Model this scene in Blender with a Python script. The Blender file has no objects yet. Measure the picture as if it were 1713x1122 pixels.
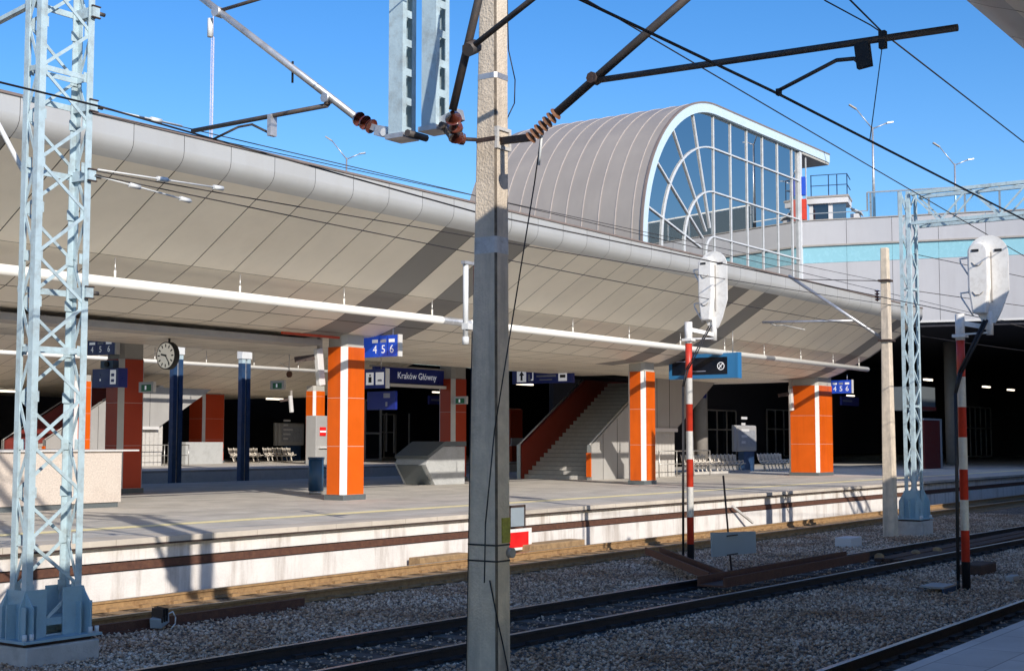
import bpy, bmesh, math, random
import numpy as np
from mathutils import Vector, Matrix
random.seed(7); rng = np.random.default_rng(7)
scene = bpy.context.scene
COL = scene.collection
R = math.radians

# ------------------------------------------------------------------ materials
def new_mat(name):
    m = bpy.data.materials.new(name); m.use_nodes = True
    nt = m.node_tree
    b = nt.nodes['Principled BSDF']
    return m, nt, b

def mat(name, col, rough=0.6, metal=0.0, var=0.12, scale=3.0, bump=0.0, bscale=40.0,
        dirt=None, dirt_amt=0.0, dirt_scale=1.5, streak=False, spec=0.5, emit=None, estr=0.0, coat=0.0, island=0.0):
    """weathered surface: base colour broken up by two noises, optional dirt / rain streaks, bump"""
    m, nt, b = new_mat(name); N = nt.nodes; L = nt.links
    tc = N.new('ShaderNodeTexCoord'); geo = N.new('ShaderNodeNewGeometry')
    n1 = N.new('ShaderNodeTexNoise'); n1.inputs['Scale'].default_value = scale
    n1.inputs['Detail'].default_value = 6; n1.inputs['Roughness'].default_value = .65
    L.new(geo.outputs['Position'], n1.inputs['Vector'])
    rp = N.new('ShaderNodeMapRange'); rp.inputs['From Min'].default_value = .3; rp.inputs['From Max'].default_value = .7
    rp.inputs['To Min'].default_value = 1 - var; rp.inputs['To Max'].default_value = 1 + var
    L.new(n1.outputs['Fac'], rp.inputs['Value'])
    mul = N.new('ShaderNodeVectorMath'); mul.operation = 'SCALE'
    mul.inputs[0].default_value = col[:3]; L.new(rp.outputs['Result'], mul.inputs['Scale'])
    out = mul.outputs['Vector']
    if island > 0:      # every panel a slightly different tone
        ri = N.new('ShaderNodeMapRange'); ri.inputs['To Min'].default_value = 1 - island; ri.inputs['To Max'].default_value = 1 + island
        L.new(geo.outputs['Random Per Island'], ri.inputs['Value'])
        ms = N.new('ShaderNodeVectorMath'); ms.operation = 'SCALE'; L.new(out, ms.inputs[0]); L.new(ri.outputs['Result'], ms.inputs['Scale']); out = ms.outputs['Vector']
    if dirt is not None and dirt_amt > 0:
        mp = N.new('ShaderNodeMapping')
        mp.inputs['Scale'].default_value = (1, 1, .12) if streak else (1, 1, 1)
        L.new(geo.outputs['Position'], mp.inputs['Vector'])
        n2 = N.new('ShaderNodeTexNoise'); n2.inputs['Scale'].default_value = dirt_scale
        n2.inputs['Detail'].default_value = 8; n2.inputs['Roughness'].default_value = .7
        L.new(mp.outputs['Vector'], n2.inputs['Vector'])
        r2 = N.new('ShaderNodeMapRange'); r2.inputs['From Min'].default_value = .48; r2.inputs['From Max'].default_value = .72
        r2.inputs['To Max'].default_value = dirt_amt; L.new(n2.outputs['Fac'], r2.inputs['Value'])
        mx = N.new('ShaderNodeMix'); mx.data_type = 'RGBA'
        L.new(r2.outputs['Result'], mx.inputs['Factor']); L.new(out, mx.inputs[6])
        mx.inputs[7].default_value = (*dirt[:3], 1); out = mx.outputs[2]
    L.new(out, b.inputs['Base Color'])
    rr = N.new('ShaderNodeMapRange'); rr.inputs['From Min'].default_value = .3; rr.inputs['From Max'].default_value = .7
    rr.inputs['To Min'].default_value = max(0, rough - .1); rr.inputs['To Max'].default_value = min(1, rough + .1)
    L.new(n1.outputs['Fac'], rr.inputs['Value']); L.new(rr.outputs['Result'], b.inputs['Roughness'])
    b.inputs['Metallic'].default_value = metal
    b.inputs['Specular IOR Level'].default_value = spec
    b.inputs['Coat Weight'].default_value = coat
    if bump > 0:
        n3 = N.new('ShaderNodeTexNoise'); n3.inputs['Scale'].default_value = bscale; n3.inputs['Detail'].default_value = 5
        L.new(geo.outputs['Position'], n3.inputs['Vector'])
        bp = N.new('ShaderNodeBump'); bp.inputs['Strength'].default_value = bump; bp.inputs['Distance'].default_value = .02
        L.new(n3.outputs['Fac'], bp.inputs['Height']); L.new(bp.outputs['Normal'], b.inputs['Normal'])
    if emit:
        b.inputs['Emission Color'].default_value = (*emit, 1); b.inputs['Emission Strength'].default_value = estr
    return m

def mat_ballast(name, c1, c2, c3, scale=16.0, bump=1.0):
    m, nt, b = new_mat(name); N = nt.nodes; L = nt.links
    geo = N.new('ShaderNodeNewGeometry')
    v = N.new('ShaderNodeTexVoronoi'); v.inputs['Scale'].default_value = scale; v.inputs['Randomness'].default_value = 1
    L.new(geo.outputs['Position'], v.inputs['Vector'])
    sep = N.new('ShaderNodeSeparateColor'); L.new(v.outputs['Color'], sep.inputs['Color'])
    cr = N.new('ShaderNodeValToRGB'); e = cr.color_ramp.elements
    e[0].position = 0; e[0].color = (*c1, 1); e[1].position = 1; e[1].color = (*c3, 1)
    x = cr.color_ramp.elements.new(.55); x.color = (*c2, 1)
    L.new(sep.outputs['Red'], cr.inputs['Fac'])
    d = N.new('ShaderNodeMapRange'); d.inputs['From Min'].default_value = .0; d.inputs['From Max'].default_value = .6
    d.inputs['To Min'].default_value = 1.1; d.inputs['To Max'].default_value = .3
    L.new(v.outputs['Distance'], d.inputs['Value'])
    n = N.new('ShaderNodeTexNoise'); n.inputs['Scale'].default_value = .8; n.inputs['Detail'].default_value = 5
    L.new(geo.outputs['Position'], n.inputs['Vector'])
    r = N.new('ShaderNodeMapRange'); r.inputs['From Min'].default_value = .3; r.inputs['From Max'].default_value = .7
    r.inputs['To Min'].default_value = .7; r.inputs['To Max'].default_value = 1.25; L.new(n.outputs['Fac'], r.inputs['Value'])
    mm = N.new('ShaderNodeMath'); mm.operation = 'MULTIPLY'; L.new(d.outputs['Result'], mm.inputs[0]); L.new(r.outputs['Result'], mm.inputs[1])
    s = N.new('ShaderNodeVectorMath'); s.operation = 'SCALE'; L.new(cr.outputs['Color'], s.inputs[0]); L.new(mm.outputs['Value'], s.inputs['Scale'])
    L.new(s.outputs['Vector'], b.inputs['Base Color']); b.inputs['Roughness'].default_value = .9
    bp = N.new('ShaderNodeBump'); bp.inputs['Strength'].default_value = bump; bp.inputs['Distance'].default_value = .04; bp.invert = True
    L.new(v.outputs['Distance'], bp.inputs['Height']); L.new(bp.outputs['Normal'], b.inputs['Normal'])
    return m

def mat_stones(name):
    """each loose stone gets its own tone (random per mesh island)"""
    m, nt, b = new_mat(name); N = nt.nodes; L = nt.links
    geo = N.new('ShaderNodeNewGeometry')
    cr = N.new('ShaderNodeValToRGB'); e = cr.color_ramp.elements
    e[0].color = (.27, .2, .145, 1); e[1].color = (.95, .81, .66, 1)
    a = cr.color_ramp.elements.new(.35); a.color = (.6, .445, .325, 1)
    a = cr.color_ramp.elements.new(.75); a.color = (.8, .635, .49, 1)
    L.new(geo.outputs['Random Per Island'], cr.inputs['Fac'])
    n = N.new('ShaderNodeTexNoise'); n.inputs['Scale'].default_value = .55; n.inputs['Detail'].default_value = 5; n.inputs['Roughness'].default_value = .65
    L.new(geo.outputs['Position'], n.inputs['Vector'])
    r = N.new('ShaderNodeMapRange'); r.inputs['From Min'].default_value = .36; r.inputs['From Max'].default_value = .62; L.new(n.outputs['Fac'], r.inputs['Value'])
    mx = N.new('ShaderNodeMix'); mx.data_type = 'RGBA'; mx.blend_type = 'MULTIPLY'; mx.inputs['Factor'].default_value = 1
    c2 = N.new('ShaderNodeValToRGB'); c2.color_ramp.elements[0].color = (.62, .5, .4, 1); c2.color_ramp.elements[1].color = (1.0, 1.0, 1.0, 1)
    L.new(r.outputs['Result'], c2.inputs['Fac']); L.new(cr.outputs['Color'], mx.inputs[6]); L.new(c2.outputs['Color'], mx.inputs[7])
    L.new(mx.outputs[2], b.inputs['Base Color']); b.inputs['Roughness'].default_value = .9
    return m

def mat_slabs(name, col, joint, bw, bh, var=.1, mortar=.006, off=.5, stain=.3, rough=.75):
    """paving slabs"""
    m, nt, b = new_mat(name); N = nt.nodes; L = nt.links
    geo = N.new('ShaderNodeNewGeometry')
    br = N.new('ShaderNodeTexBrick'); br.offset = off
    br.inputs['Scale'].default_value = 1; br.inputs['Brick Width'].default_value = bw; br.inputs['Row Height'].default_value = bh
    br.inputs['Mortar Size'].default_value = mortar; br.inputs['Bias'].default_value = 0
    br.inputs['Color1'].default_value = (*[c * (1 - var) for c in col], 1); br.inputs['Color2'].default_value = (*[c * (1 + var) for c in col], 1)
    br.inputs['Mortar'].default_value = (*joint, 1)
    L.new(geo.outputs['Position'], br.inputs['Vector'])
    n = N.new('ShaderNodeTexNoise'); n.inputs['Scale'].default_value = .9; n.inputs['Detail'].default_value = 8; n.inputs['Roughness'].default_value = .7
    L.new(geo.outputs['Position'], n.inputs['Vector'])
    r = N.new('ShaderNodeMapRange'); r.inputs['From Min'].default_value = .35; r.inputs['From Max'].default_value = .7
    r.inputs['To Min'].default_value = 1 - stain; r.inputs['To Max'].default_value = 1.05; L.new(n.outputs['Fac'], r.inputs['Value'])
    s = N.new('ShaderNodeVectorMath'); s.operation = 'SCALE'; L.new(br.outputs['Color'], s.inputs[0]); L.new(r.outputs['Result'], s.inputs['Scale'])
    L.new(s.outputs['Vector'], b.inputs['Base Color']); b.inputs['Roughness'].default_value = rough
    return m

def mat_glass(name, tint, refl=.5, dark=(.02, .04, .07), transp=0.0):
    m, nt, b = new_mat(name); N = nt.nodes; L = nt.links
    g = N.new('ShaderNodeBsdfGlossy'); g.inputs['Color'].default_value = (*tint, 1); g.inputs['Roughness'].default_value = .02
    d = N.new('ShaderNodeBsdfDiffuse'); d.inputs['Color'].default_value = (*dark, 1)
    t = N.new('ShaderNodeBsdfTransparent'); t.inputs['Color'].default_value = (*tint, 1)
    m1 = N.new('ShaderNodeMixShader'); m1.inputs['Fac'].default_value = transp
    L.new(d.outputs[0], m1.inputs[1]); L.new(t.outputs[0], m1.inputs[2])
    fr = N.new('ShaderNodeLayerWeight'); fr.inputs['Blend'].default_value = .35
    mr = N.new('ShaderNodeMapRange'); mr.inputs['To Min'].default_value = refl; mr.inputs['To Max'].default_value = 1
    L.new(fr.outputs['Fresnel'], mr.inputs['Value'])
    m2 = N.new('ShaderNodeMixShader'); L.new(mr.outputs['Result'], m2.inputs['Fac'])
    L.new(m1.outputs[0], m2.inputs[1]); L.new(g.outputs[0], m2.inputs[2])
    L.new(m2.outputs[0], N['Material Output'].inputs['Surface'])
    return m

M = {}
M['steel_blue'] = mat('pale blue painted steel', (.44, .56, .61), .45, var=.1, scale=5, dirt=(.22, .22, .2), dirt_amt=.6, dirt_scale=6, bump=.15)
M['steel_blue_base'] = mat('blue painted base steel', (.32, .48, .56), .45, var=.1, scale=5, dirt=(.2, .24, .26), dirt_amt=.5, dirt_scale=5, bump=.2)
M['navy'] = mat('navy painted steel', (.02, .055, .13), .4, var=.15, dirt=(.1, .13, .17), dirt_amt=.4, dirt_scale=5)
M['white_steel'] = mat('white painted steel', (.72, .73, .72), .45, var=.05, dirt=(.4, .38, .34), dirt_amt=.4, dirt_scale=6)
M['alu'] = mat('dull aluminium', (.55, .55, .56), .4, metal=.6, var=.12, dirt=(.2, .18, .16), dirt_amt=.5, dirt_scale=7)
M['dark_tube'] = mat('weathered dark steel tube', (.085, .075, .07), .6, metal=.3, var=.2, scale=9, dirt=(.2, .12, .07), dirt_amt=.5, dirt_scale=8)
M['cable'] = mat('dark copper cable', (.035, .03, .03), .6, metal=.2)
M['black'] = mat('black rubber', (.015, .015, .018), .6)
M['insul'] = mat('glazed brown insulator', (.13, .03, .015), .2, coat=.6, var=.2)
M['insul_rust'] = mat('rust coloured insulator', (.19, .085, .04), .55, var=.35, scale=20)
M['rust'] = mat('rusted steel', (.10, .042, .026), .8, var=.3, scale=12, dirt=(.17, .08, .04), dirt_amt=.6, dirt_scale=9, bump=.3)
M['rust_dark'] = mat('dark rusted steel', (.045, .028, .024), .75, var=.3, scale=12, dirt=(.09, .05, .035), dirt_amt=.6, dirt_scale=7, bump=.3)
M['rail_side'] = mat('dark oily rail side', (.022, .019, .02), .7, var=.3, scale=12, dirt=(.06, .04, .03), dirt_amt=.5, dirt_scale=6, bump=.3)
M['rail_tan'] = mat('dusty tan rail', (.33, .2, .09), .85, var=.2, scale=10, dirt=(.15, .07, .03), dirt_amt=.6, dirt_scale=7, bump=.4)
M['rail_head'] = mat('worn rail head', (.30, .28, .26), .35, metal=.8, var=.2, scale=12)
M['sleeper'] = mat('oily sleeper', (.11, .09, .075), .9, var=.3, scale=6, bump=.5)
M['sleeper_tan'] = mat('dusty concrete sleeper', (.30, .2, .11), .9, var=.2, scale=6, bump=.4)
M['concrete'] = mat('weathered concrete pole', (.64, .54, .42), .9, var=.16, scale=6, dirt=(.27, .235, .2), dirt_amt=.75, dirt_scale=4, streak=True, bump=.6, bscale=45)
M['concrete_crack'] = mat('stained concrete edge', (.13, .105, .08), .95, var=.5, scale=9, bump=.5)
M['concrete_light'] = mat('light concrete', (.52, .50, .47), .9, var=.12, scale=4, dirt=(.25, .22, .19), dirt_amt=.6, dirt_scale=2.5, bump=.4)
M['paint_band'] = mat('faded white paint band', (.55, .54, .53), .8, var=.15, scale=14, dirt=(.3, .28, .25), dirt_amt=.8, dirt_scale=12)
M['plat_wall'] = mat('whitewashed platform wall', (.74, .70, .66), .9, var=.07, scale=3, dirt=(.36, .30, .25), dirt_amt=.9, dirt_scale=2.6, streak=True, bump=.35, bscale=25)
M['plat_floor'] = mat_slabs('platform granite slabs', (.60, .56, .50), (.33, .30, .26), .8, .4, var=.07, stain=.28)
M['coping'] = mat_slabs('sandy platform coping', (.62, .55, .46), (.36, .30, .24), 1.0, .9, var=.06, off=0, stain=.25)
M['near_floor'] = mat_slabs('foreground platform slabs', (.55, .58, .62), (.3, .32, .35), .8, .4, var=.07, stain=.2)
M['near_floor_dark'] = mat_slabs('foreground tactile slabs', (.2, .22, .25), (.13, .14, .15), .4, .4, var=.06, off=0)
M['yellow'] = mat('worn yellow line', (.9, .78, .42), .8, var=.12, scale=8, dirt=(.5, .45, .32), dirt_amt=.6, dirt_scale=6)
M['granite'] = mat('speckled granite cladding', (.58, .505, .44), .6, var=.22, scale=28, dirt=(.4, .33, .28), dirt_amt=.5, dirt_scale=1.3)
M['granite_grey'] = mat('grey granite cladding', (.42, .43, .43), .5, var=.14, scale=24, dirt=(.2, .2, .2), dirt_amt=.4, dirt_scale=2)
M['granite_dark'] = mat('dark granite trim', (.11, .125, .13), .4, var=.15, scale=24)
M['soffit'] = mat('warm grey soffit panel', (.80, .725, .60), .42, var=.06, island=.05, scale=.6, dirt=(.66, .58, .47), dirt_amt=.4, dirt_scale=.5, spec=.4)
M['soffit_mesh'] = mat('dark perforated soffit panel', (.22, .21, .195), .6, var=.08, scale=2)
M['gap'] = mat('dark panel gap', (.05, .045, .04), .9)
M['fascia'] = mat('light grey fascia panel', (.50, .50, .49), .38, island=.035, metal=.15, var=.03, scale=.7, dirt=(.42, .40, .37), dirt_amt=.4, dirt_scale=.9, streak=True)
M['roof_edge'] = mat('brown roof edging', (.22, .17, .15), .6)
M['beige'] = mat('beige capital cladding', (.42, .40, .36), .6, var=.06)
M['tray'] = mat('grey cable tray', (.36, .33, .30), .6, var=.1)
M['tube_white'] = mat('white light tube housing', (.82, .80, .75), .4, var=.02)
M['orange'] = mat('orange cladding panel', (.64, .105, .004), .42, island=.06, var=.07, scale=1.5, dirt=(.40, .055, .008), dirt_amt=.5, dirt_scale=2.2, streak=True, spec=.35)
M['red_clad'] = mat('red cladding panel', (.46, .05, .012), .4, island=.06, var=.06, scale=1.5)  # plain red cladding; on the rear columns it paints orange as seen in shade
M['stair_red'] = mat('deep red stair parapet', (.22, .022, .008), .4, var=.08, scale=1.5, dirt=(.14, .015, .006), dirt_amt=.4, dirt_scale=1.5)
M['strip_grey'] = mat('pale grey corner strip', (.62, .61, .60), .4, var=.04)
M['grey_clad'] = mat('grey metal cladding', (.37, .36, .345), .5, var=.06, scale=1.2, dirt=(.27, .26, .25), dirt_amt=.4, dirt_scale=1, streak=True)
M['steel_rail'] = mat('brushed handrail', (.5, .49, .47), .35, metal=.7, var=.06)
M['step'] = mat('grey stone step', (.52, .50, .47), .7, var=.1, scale=6)
M['barrel'] = mat('taupe zinc roof sheet', (.40, .35, .305), .5, metal=.15, var=.06, scale=.5, dirt=(.34, .295, .255), dirt_amt=.4, dirt_scale=.6, streak=True)
M['barrel_seam'] = mat('light roof seam', (.48, .42, .38), .5)
M['band_blue'] = mat('pale blue gable band', (.56, .68, .76), .4, var=.03)
M['mullion'] = mat('white glazing bar', (.58, .60, .62), .4)
M['glass_vault'] = mat_glass('blue tinted glazing', (.56, .56, .55), .36, (.03, .04, .055))
M['glass_rail'] = mat_glass('clear balustrade glass', (.82, .93, .97), .06, (.4, .5, .55), .93)
M['glass_dark'] = mat_glass('dark interior glass', (.5, .55, .6), .12, (.012, .016, .022))
M['bridge_panel'] = mat('pale lilac grey cladding', (.45, .45, .47), .5, island=.04, var=.03, scale=.5, dirt=(.36, .34, .35), dirt_amt=.4, dirt_scale=.6, streak=True)
M['bridge_teal'] = mat('teal glass band', (.27, .52, .60), .25, var=.04)
M['void'] = mat('unlit interior', (.035, .035, .045), .9, var=.3)  # near-black colour puts the hall's deep shade into its surfaces
M['void_floor'] = mat('unlit hall floor', (.03, .03, .034), .8, var=.3)  # dark floor colour carries the shade of the hall
M['void_red'] = mat('unlit red panel', (.16, .02, .014), .6, var=.2)  # red darkened to stand for panels deep in shade
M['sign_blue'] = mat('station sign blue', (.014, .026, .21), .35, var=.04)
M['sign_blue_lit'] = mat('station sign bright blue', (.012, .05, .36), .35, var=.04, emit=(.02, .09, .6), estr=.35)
M['sign_white'] = mat('sign lettering white', (.8, .8, .82), .5, var=.02, emit=(.8, .85, .95), estr=.25)
M['sign_black'] = mat('sign pictogram black', (.01, .01, .012), .5)
M['sign_dim'] = mat('dim lettering', (.25, .27, .36), .5)
M['frame_cyan'] = mat('bright blue display frame', (.03, .17, .38), .4, var=.04)
M['screen'] = mat('dark display screen', (.006, .01, .02), .15)
M['exit_green'] = mat('green exit pictogram', (.02, .2, .07), .4)
M['sig_white'] = mat('white signal paint', (.80, .78, .74), .45, var=.05, scale=8, dirt=(.45, .40, .34), dirt_amt=.45, dirt_scale=9)
M['sig_red'] = mat('red signal paint', (.58, .045, .02), .45, var=.08, scale=8, dirt=(.3, .03, .02), dirt_amt=.4, dirt_scale=7)
M['board_red'] = mat('red board paint', (.72, .012, .012), .5)
M['plate_grey'] = mat('grey plate back', (.32, .38, .42), .5, metal=.2, var=.06)
M['wood'] = mat('old tarred timber', (.075, .042, .03), .9, var=.35, scale=7, dirt=(.13, .08, .05), dirt_amt=.7, dirt_scale=5, bump=.6)
M['wood_tan'] = mat('dusty timber', (.34, .22, .11), .9, var=.25, scale=7, dirt=(.12, .07, .04), dirt_amt=.7, dirt_scale=5, bump=.5)
M['stones'] = mat_stones('loose ballast stone')
M['ballast'] = mat_ballast('ballast bed', (.18, .13, .1), (.47, .35, .26), (.68, .54, .41), 20.0)
M['bed_dark'] = mat_ballast('oily track bed', (.05, .038, .03), (.12, .092, .075), (.24, .19, .15))
M['bed_tan'] = mat_ballast('dusty track bed', (.17, .095, .04), (.32, .2, .095), (.40, .28, .16), 14)
M['lamp_on'] = mat('lit ceiling lamp', (.9, .85, .75), .5, emit=(1, .86, .66), estr=2.5)
M['clock_face'] = mat('clock face white', (.8, .78, .72), .5, var=.03, emit=(.9,.87,.8), estr=.18)
M['bin_blue'] = mat('blue litter bin', (.02, .075, .16), .4, var=.1)
M['chrome'] = mat('perforated steel seat', (.74, .68, .6), .4, metal=.1, var=.15, scale=20)
M['ad'] = mat('poster board', (.3, .31, .33), .4, var=.25, scale=9)
M['tar'] = mat('grey roof', (.2, .2, .2), .9)
M['red_white'] = mat('faded aviation paint', (.72, .62, .68), .6, var=.2, scale=.18)
M['label_yellow'] = mat('yellow stencil', (.35, .33, .06), .8, var=.3, scale=30)
M['kiosk_white'] = mat('white render', (.66, .66, .67), .7, var=.08, dirt=(.45, .44, .42), dirt_amt=.5)

# ------------------------------------------------------------------ mesh builder
class MB:
    def __init__(s): s.v = []; s.f = []; s.m = []; s.sm = []
    def add(s, vs, fs, m, smooth=False):
        o = len(s.v); s.v += [tuple(v) for v in vs]
        for f in fs: s.f.append([o + i for i in f]); s.m.append(m); s.sm.append(smooth)
        return s
    def box(s, x0, x1, y0, y1, z0, z1, m):
        return s.add([(x0,y0,z0),(x1,y0,z0),(x1,y1,z0),(x0,y1,z0),(x0,y0,z1),(x1,y0,z1),(x1,y1,z1),(x0,y1,z1)],
                     [(3,2,1,0),(4,5,6,7),(0,1,5,4),(1,2,6,5),(2,3,7,6),(3,0,4,7)], m)
    def bar(s, p, q, w, h, m, up=(0,0,1)):
        p = Vector(p); q = Vector(q); d = (q - p).normalized(); u = Vector(up)
        if abs(d.dot(u)) > .98: u = Vector((1,0,0))
        a = d.cross(u).normalized(); b = a.cross(d).normalized()
        a *= w/2; b *= h/2; vs = []
        for c in (p, q): vs += [c-a-b, c+a-b, c+a+b, c-a+b]
        return s.add(vs, [(0,1,2,3),(7,6,5,4),(0,4,5,1),(1,5,6,2),(2,6,7,3),(3,7,4,0)], m)
    def tube(s, p, q, r, m, n=10, r2=None, cap=True):
        p = Vector(p); q = Vector(q); d = (q - p).normalized(); u = Vector((0,0,1))
        if abs(d.z) > .95: u = Vector((1,0,0))
        a = d.cross(u).normalized(); b = d.cross(a).normalized(); r2 = r if r2 is None else r2; vs = []
        for c, rr in ((p, r), (q, r2)):
            for i in range(n):
                t = 2*math.pi*i/n; vs.append(c + a*(rr*math.cos(t)) + b*(rr*math.sin(t)))
        s.add(vs, [(i, (i+1)%n, n+(i+1)%n, n+i) for i in range(n)], m, True)
        if cap: s.add(vs[:n], [tuple(range(n))[::-1]], m); s.add(vs[n:], [tuple(range(n))], m)
        return s
    def path(s, pts, r, m, n=6):
        for i in range(len(pts)-1): s.tube(pts[i], pts[i+1], r, m, n)
        return s
    def lathe(s, p, q, prof, m, n=12):
        """prof: list of (t along p->q in metres, radius)"""
        p = Vector(p); d = (Vector(q) - p).normalized()
        for (t0, r0), (t1, r1) in zip(prof[:-1], prof[1:]):
            if abs(t1 - t0) < 1e-6: t1 += 1e-4
            s.tube(p + d*t0, p + d*t1, max(r0, .001), m, n, max(r1, .001))
        return s
    def prism(s, poly, axis, a0, a1, m):
        """poly: 2-D points in the other two axes (y: x,z / x: y,z / z: x,y)"""
        def P(c, a):
            return (c[0], a, c[1]) if axis == 'y' else (a, c[0], c[1]) if axis == 'x' else (c[0], c[1], a)
        n = len(poly); vs = [P(c, a0) for c in poly] + [P(c, a1) for c in poly]
        return s.add(vs, [tuple(range(n))[::-1], tuple(range(n, 2*n))] + [(i, (i+1)%n, n+(i+1)%n, n+i) for i in range(n)], m)
    def quad(s, a, b, c, d, m): return s.add([a, b, c, d], [(0,1,2,3)], m)
    def text(s, body, size, org, right, up, m, align='CENTER'):
        v, f = text_mesh(body, align)
        o = Vector(org); r = Vector(right)*size; u = Vector(up)*size
        return s.add([o + r*a[0] + u*a[1] for a in v], f, m)
    def build(s, name, parent=None, base=None, bevel=0.0, hard=False):
        """vertices were written in world space; base = the thing's own location"""
        b = Vector(base) if base is not None else Vector(parent['_b']) if parent is not None else Vector((0,0,0))
        me = bpy.data.meshes.new(name); n = len(s.v)
        me.from_pydata([tuple(Vector(v) - b) for v in s.v], [], s.f)
        ms = []
        for k in s.m:
            if k not in ms: ms.append(k)
        for k in ms: me.materials.append(M[k])
        me.polygons.foreach_set('material_index', [ms.index(k) for k in s.m])
        me.polygons.foreach_set('use_smooth', s.sm)
        bm = bmesh.new(); bm.from_mesh(me); bmesh.ops.remove_doubles(bm, verts=bm.verts, dist=1e-5)
        bmesh.ops.recalc_face_normals(bm, faces=bm.faces); bm.to_mesh(me); bm.free()
        me.update()
        o = bpy.data.objects.new(name, me); COL.objects.link(o)
        if parent is not None: o.parent = parent
        else: o.location = b
        o['_b'] = tuple(b)
        if bevel > 0:
            md = o.modifiers.new('bevel', 'BEVEL'); md.width = bevel; md.segments = 2; md.limit_method = 'ANGLE'; md.angle_limit = R(40)
        return o

def build_split(mb, name, parent):
    """one object per separate piece of the mesh"""
    par = {}
    def find(k):
        while par[k] != k: par[k] = par[par[k]]; k = par[k]
        return k
    key = [tuple(round(c, 5) for c in v) for v in mb.v]
    for k in key: par.setdefault(k, k)
    for f in mb.f:
        for i in f[1:]: par[find(key[i])] = find(key[f[0]])
    groups = {}
    for j, f in enumerate(mb.f): groups.setdefault(find(key[f[0]]), []).append(j)
    for js in groups.values():
        q = MB()
        for j in js: q.add([mb.v[i] for i in mb.f[j]], [tuple(range(len(mb.f[j])))], mb.m[j], mb.sm[j])
        q.build(name, parent)
_tc = {}
def text_mesh(body, align):
    if (body, align) in _tc: return _tc[(body, align)]
    cu = bpy.data.curves.new('t', 'FONT'); cu.body = body; cu.align_x = align; cu.align_y = 'CENTER'; cu.size = 1; cu.resolution_u = 3
    ob = bpy.data.objects.new('t', cu); COL.objects.link(ob)
    dg = bpy.context.evaluated_depsgraph_get(); dg.update()
    me = ob.evaluated_get(dg).to_mesh()
    r = ([tuple(v.co) for v in me.vertices], [tuple(p.vertices) for p in me.polygons])
    ob.evaluated_get(dg).to_mesh_clear(); bpy.data.objects.remove(ob); bpy.data.curves.remove(cu)
    _tc[(body, align)] = r; return r

def tag(o, label, cat, group=None):
    o['label'] = label; o['category'] = cat
    if group: o['group'] = group
    return o
def thing(name, label, cat, loc, group=None):
    o = bpy.data.objects.new(name, None); COL.objects.link(o); o.location = loc; o.empty_display_size = .2
    o['_b'] = tuple(loc); return tag(o, label, cat, group)
def struct(o, kind='structure'): o['kind'] = kind; return o
def dup(root, delta, label=None, group=None):
    r = root.copy(); COL.objects.link(r); r.location = Vector(root.location) + Vector(delta)
    if label: r['label'] = label
    if group: r['group'] = group
    for ch in list(root.children):
        c = ch.copy(); COL.objects.link(c); c.parent = r
        for g in ch.children:
            d = g.copy(); COL.objects.link(d); d.parent = c
    return r

# ------------------------------------------------------------------ levels and setting
G = -.17           # ballast level, rail heads at 0
P = .79            # platform level
PF = 1.0           # far island platform level

# ground: one sheet to the horizon
struct(MB().quad((-1500,-1500,G),(2500,-1500,G),(2500,2500,G),(-1500,2500,G),'ballast').build('ground'))
struct(MB().quad((-30,14.62,G+.006),(160,14.62,G+.006),(160,17.4,G+.006),(-30,17.4,G+.006),'bed_tan').build('dusty_track_bed'))
a = -.030
def midY(x, off): return 10.41 + a*(x-14.8) + off
struct(MB().quad((-20,midY(-20,-1.15),G+.006),(160,midY(160,-1.15),G+.006),(160,midY(160,1.1),G+.006),(-20,midY(-20,1.1),G+.006),'bed_dark').build('oily_track_bed'))
struct(MB().quad((-20,3.35,G+.006),(160,3.35,G+.006),(160,6.0,G+.006),(-20,6.0,G+.006),'bed_dark').build('foreground_track_bed'))

# foreground platform (bottom right corner)
mb = MB(); mb.box(-15,160,-14,3.25,G-.05,P-.12,'concrete_light'); mb.box(-15,160,-14,3.3,P-.12,P,'near_floor')
struct(mb.build('foreground_platform'))
struct(MB().quad((-15,2.1,P+.004),(160,2.1,P+.004),(160,2.5,P+.004),(-15,2.5,P+.004),'near_floor_dark').build('tactile_strip'))

# island platform opposite
mb = MB(); mb.box(-30,150,18.1,39.0,G-.05,P,'plat_floor')
platform = struct(mb.build('platform'))
mb = MB(); mb.box(-30,150,17.38,18.1,P-.11,P+.004,'coping'); struct(mb.build('platform_coping'))
mb = MB(); mb.box(-30,150,17.47,18.1,.45,P-.11,'plat_wall'); mb.box(-30,150,17.52,18.1,.29,.45,'rust_dark'); mb.box(-30,150,17.4,18.1,G-.05,.29,'plat_wall')
struct(mb.build('platform_wall'))
mb = MB(); mb.box(-30,150,17.425,17.5,.31,.43,'rust'); tag(mb.build('cable_channel'), 'long rusty brown channel running along the white platform wall', 'cable channel')
mb = MB(); mb.box(-30,150,17.37,17.381,P-.115,P-.085,'rust_dark'); struct(mb.build('platform_edge_strip'))  # dark strip paints the shadow line below the coping lip
struct(MB().quad((-30,19.55,P+.004),(150,19.55,P+.004),(150,20.0,P+.004),(-30,20.0,P+.004),'yellow').build('safety_line'))

# far island platform
mb = MB(); mb.box(5,150,48,90,G-.05,PF,'plat_floor'); struct(mb.build('far_platform'))
mb = MB(); mb.box(5,150,47.95,48.02,G-.05,PF-.1,'granite_grey'); struct(mb.build('far_platform_wall'))

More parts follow.
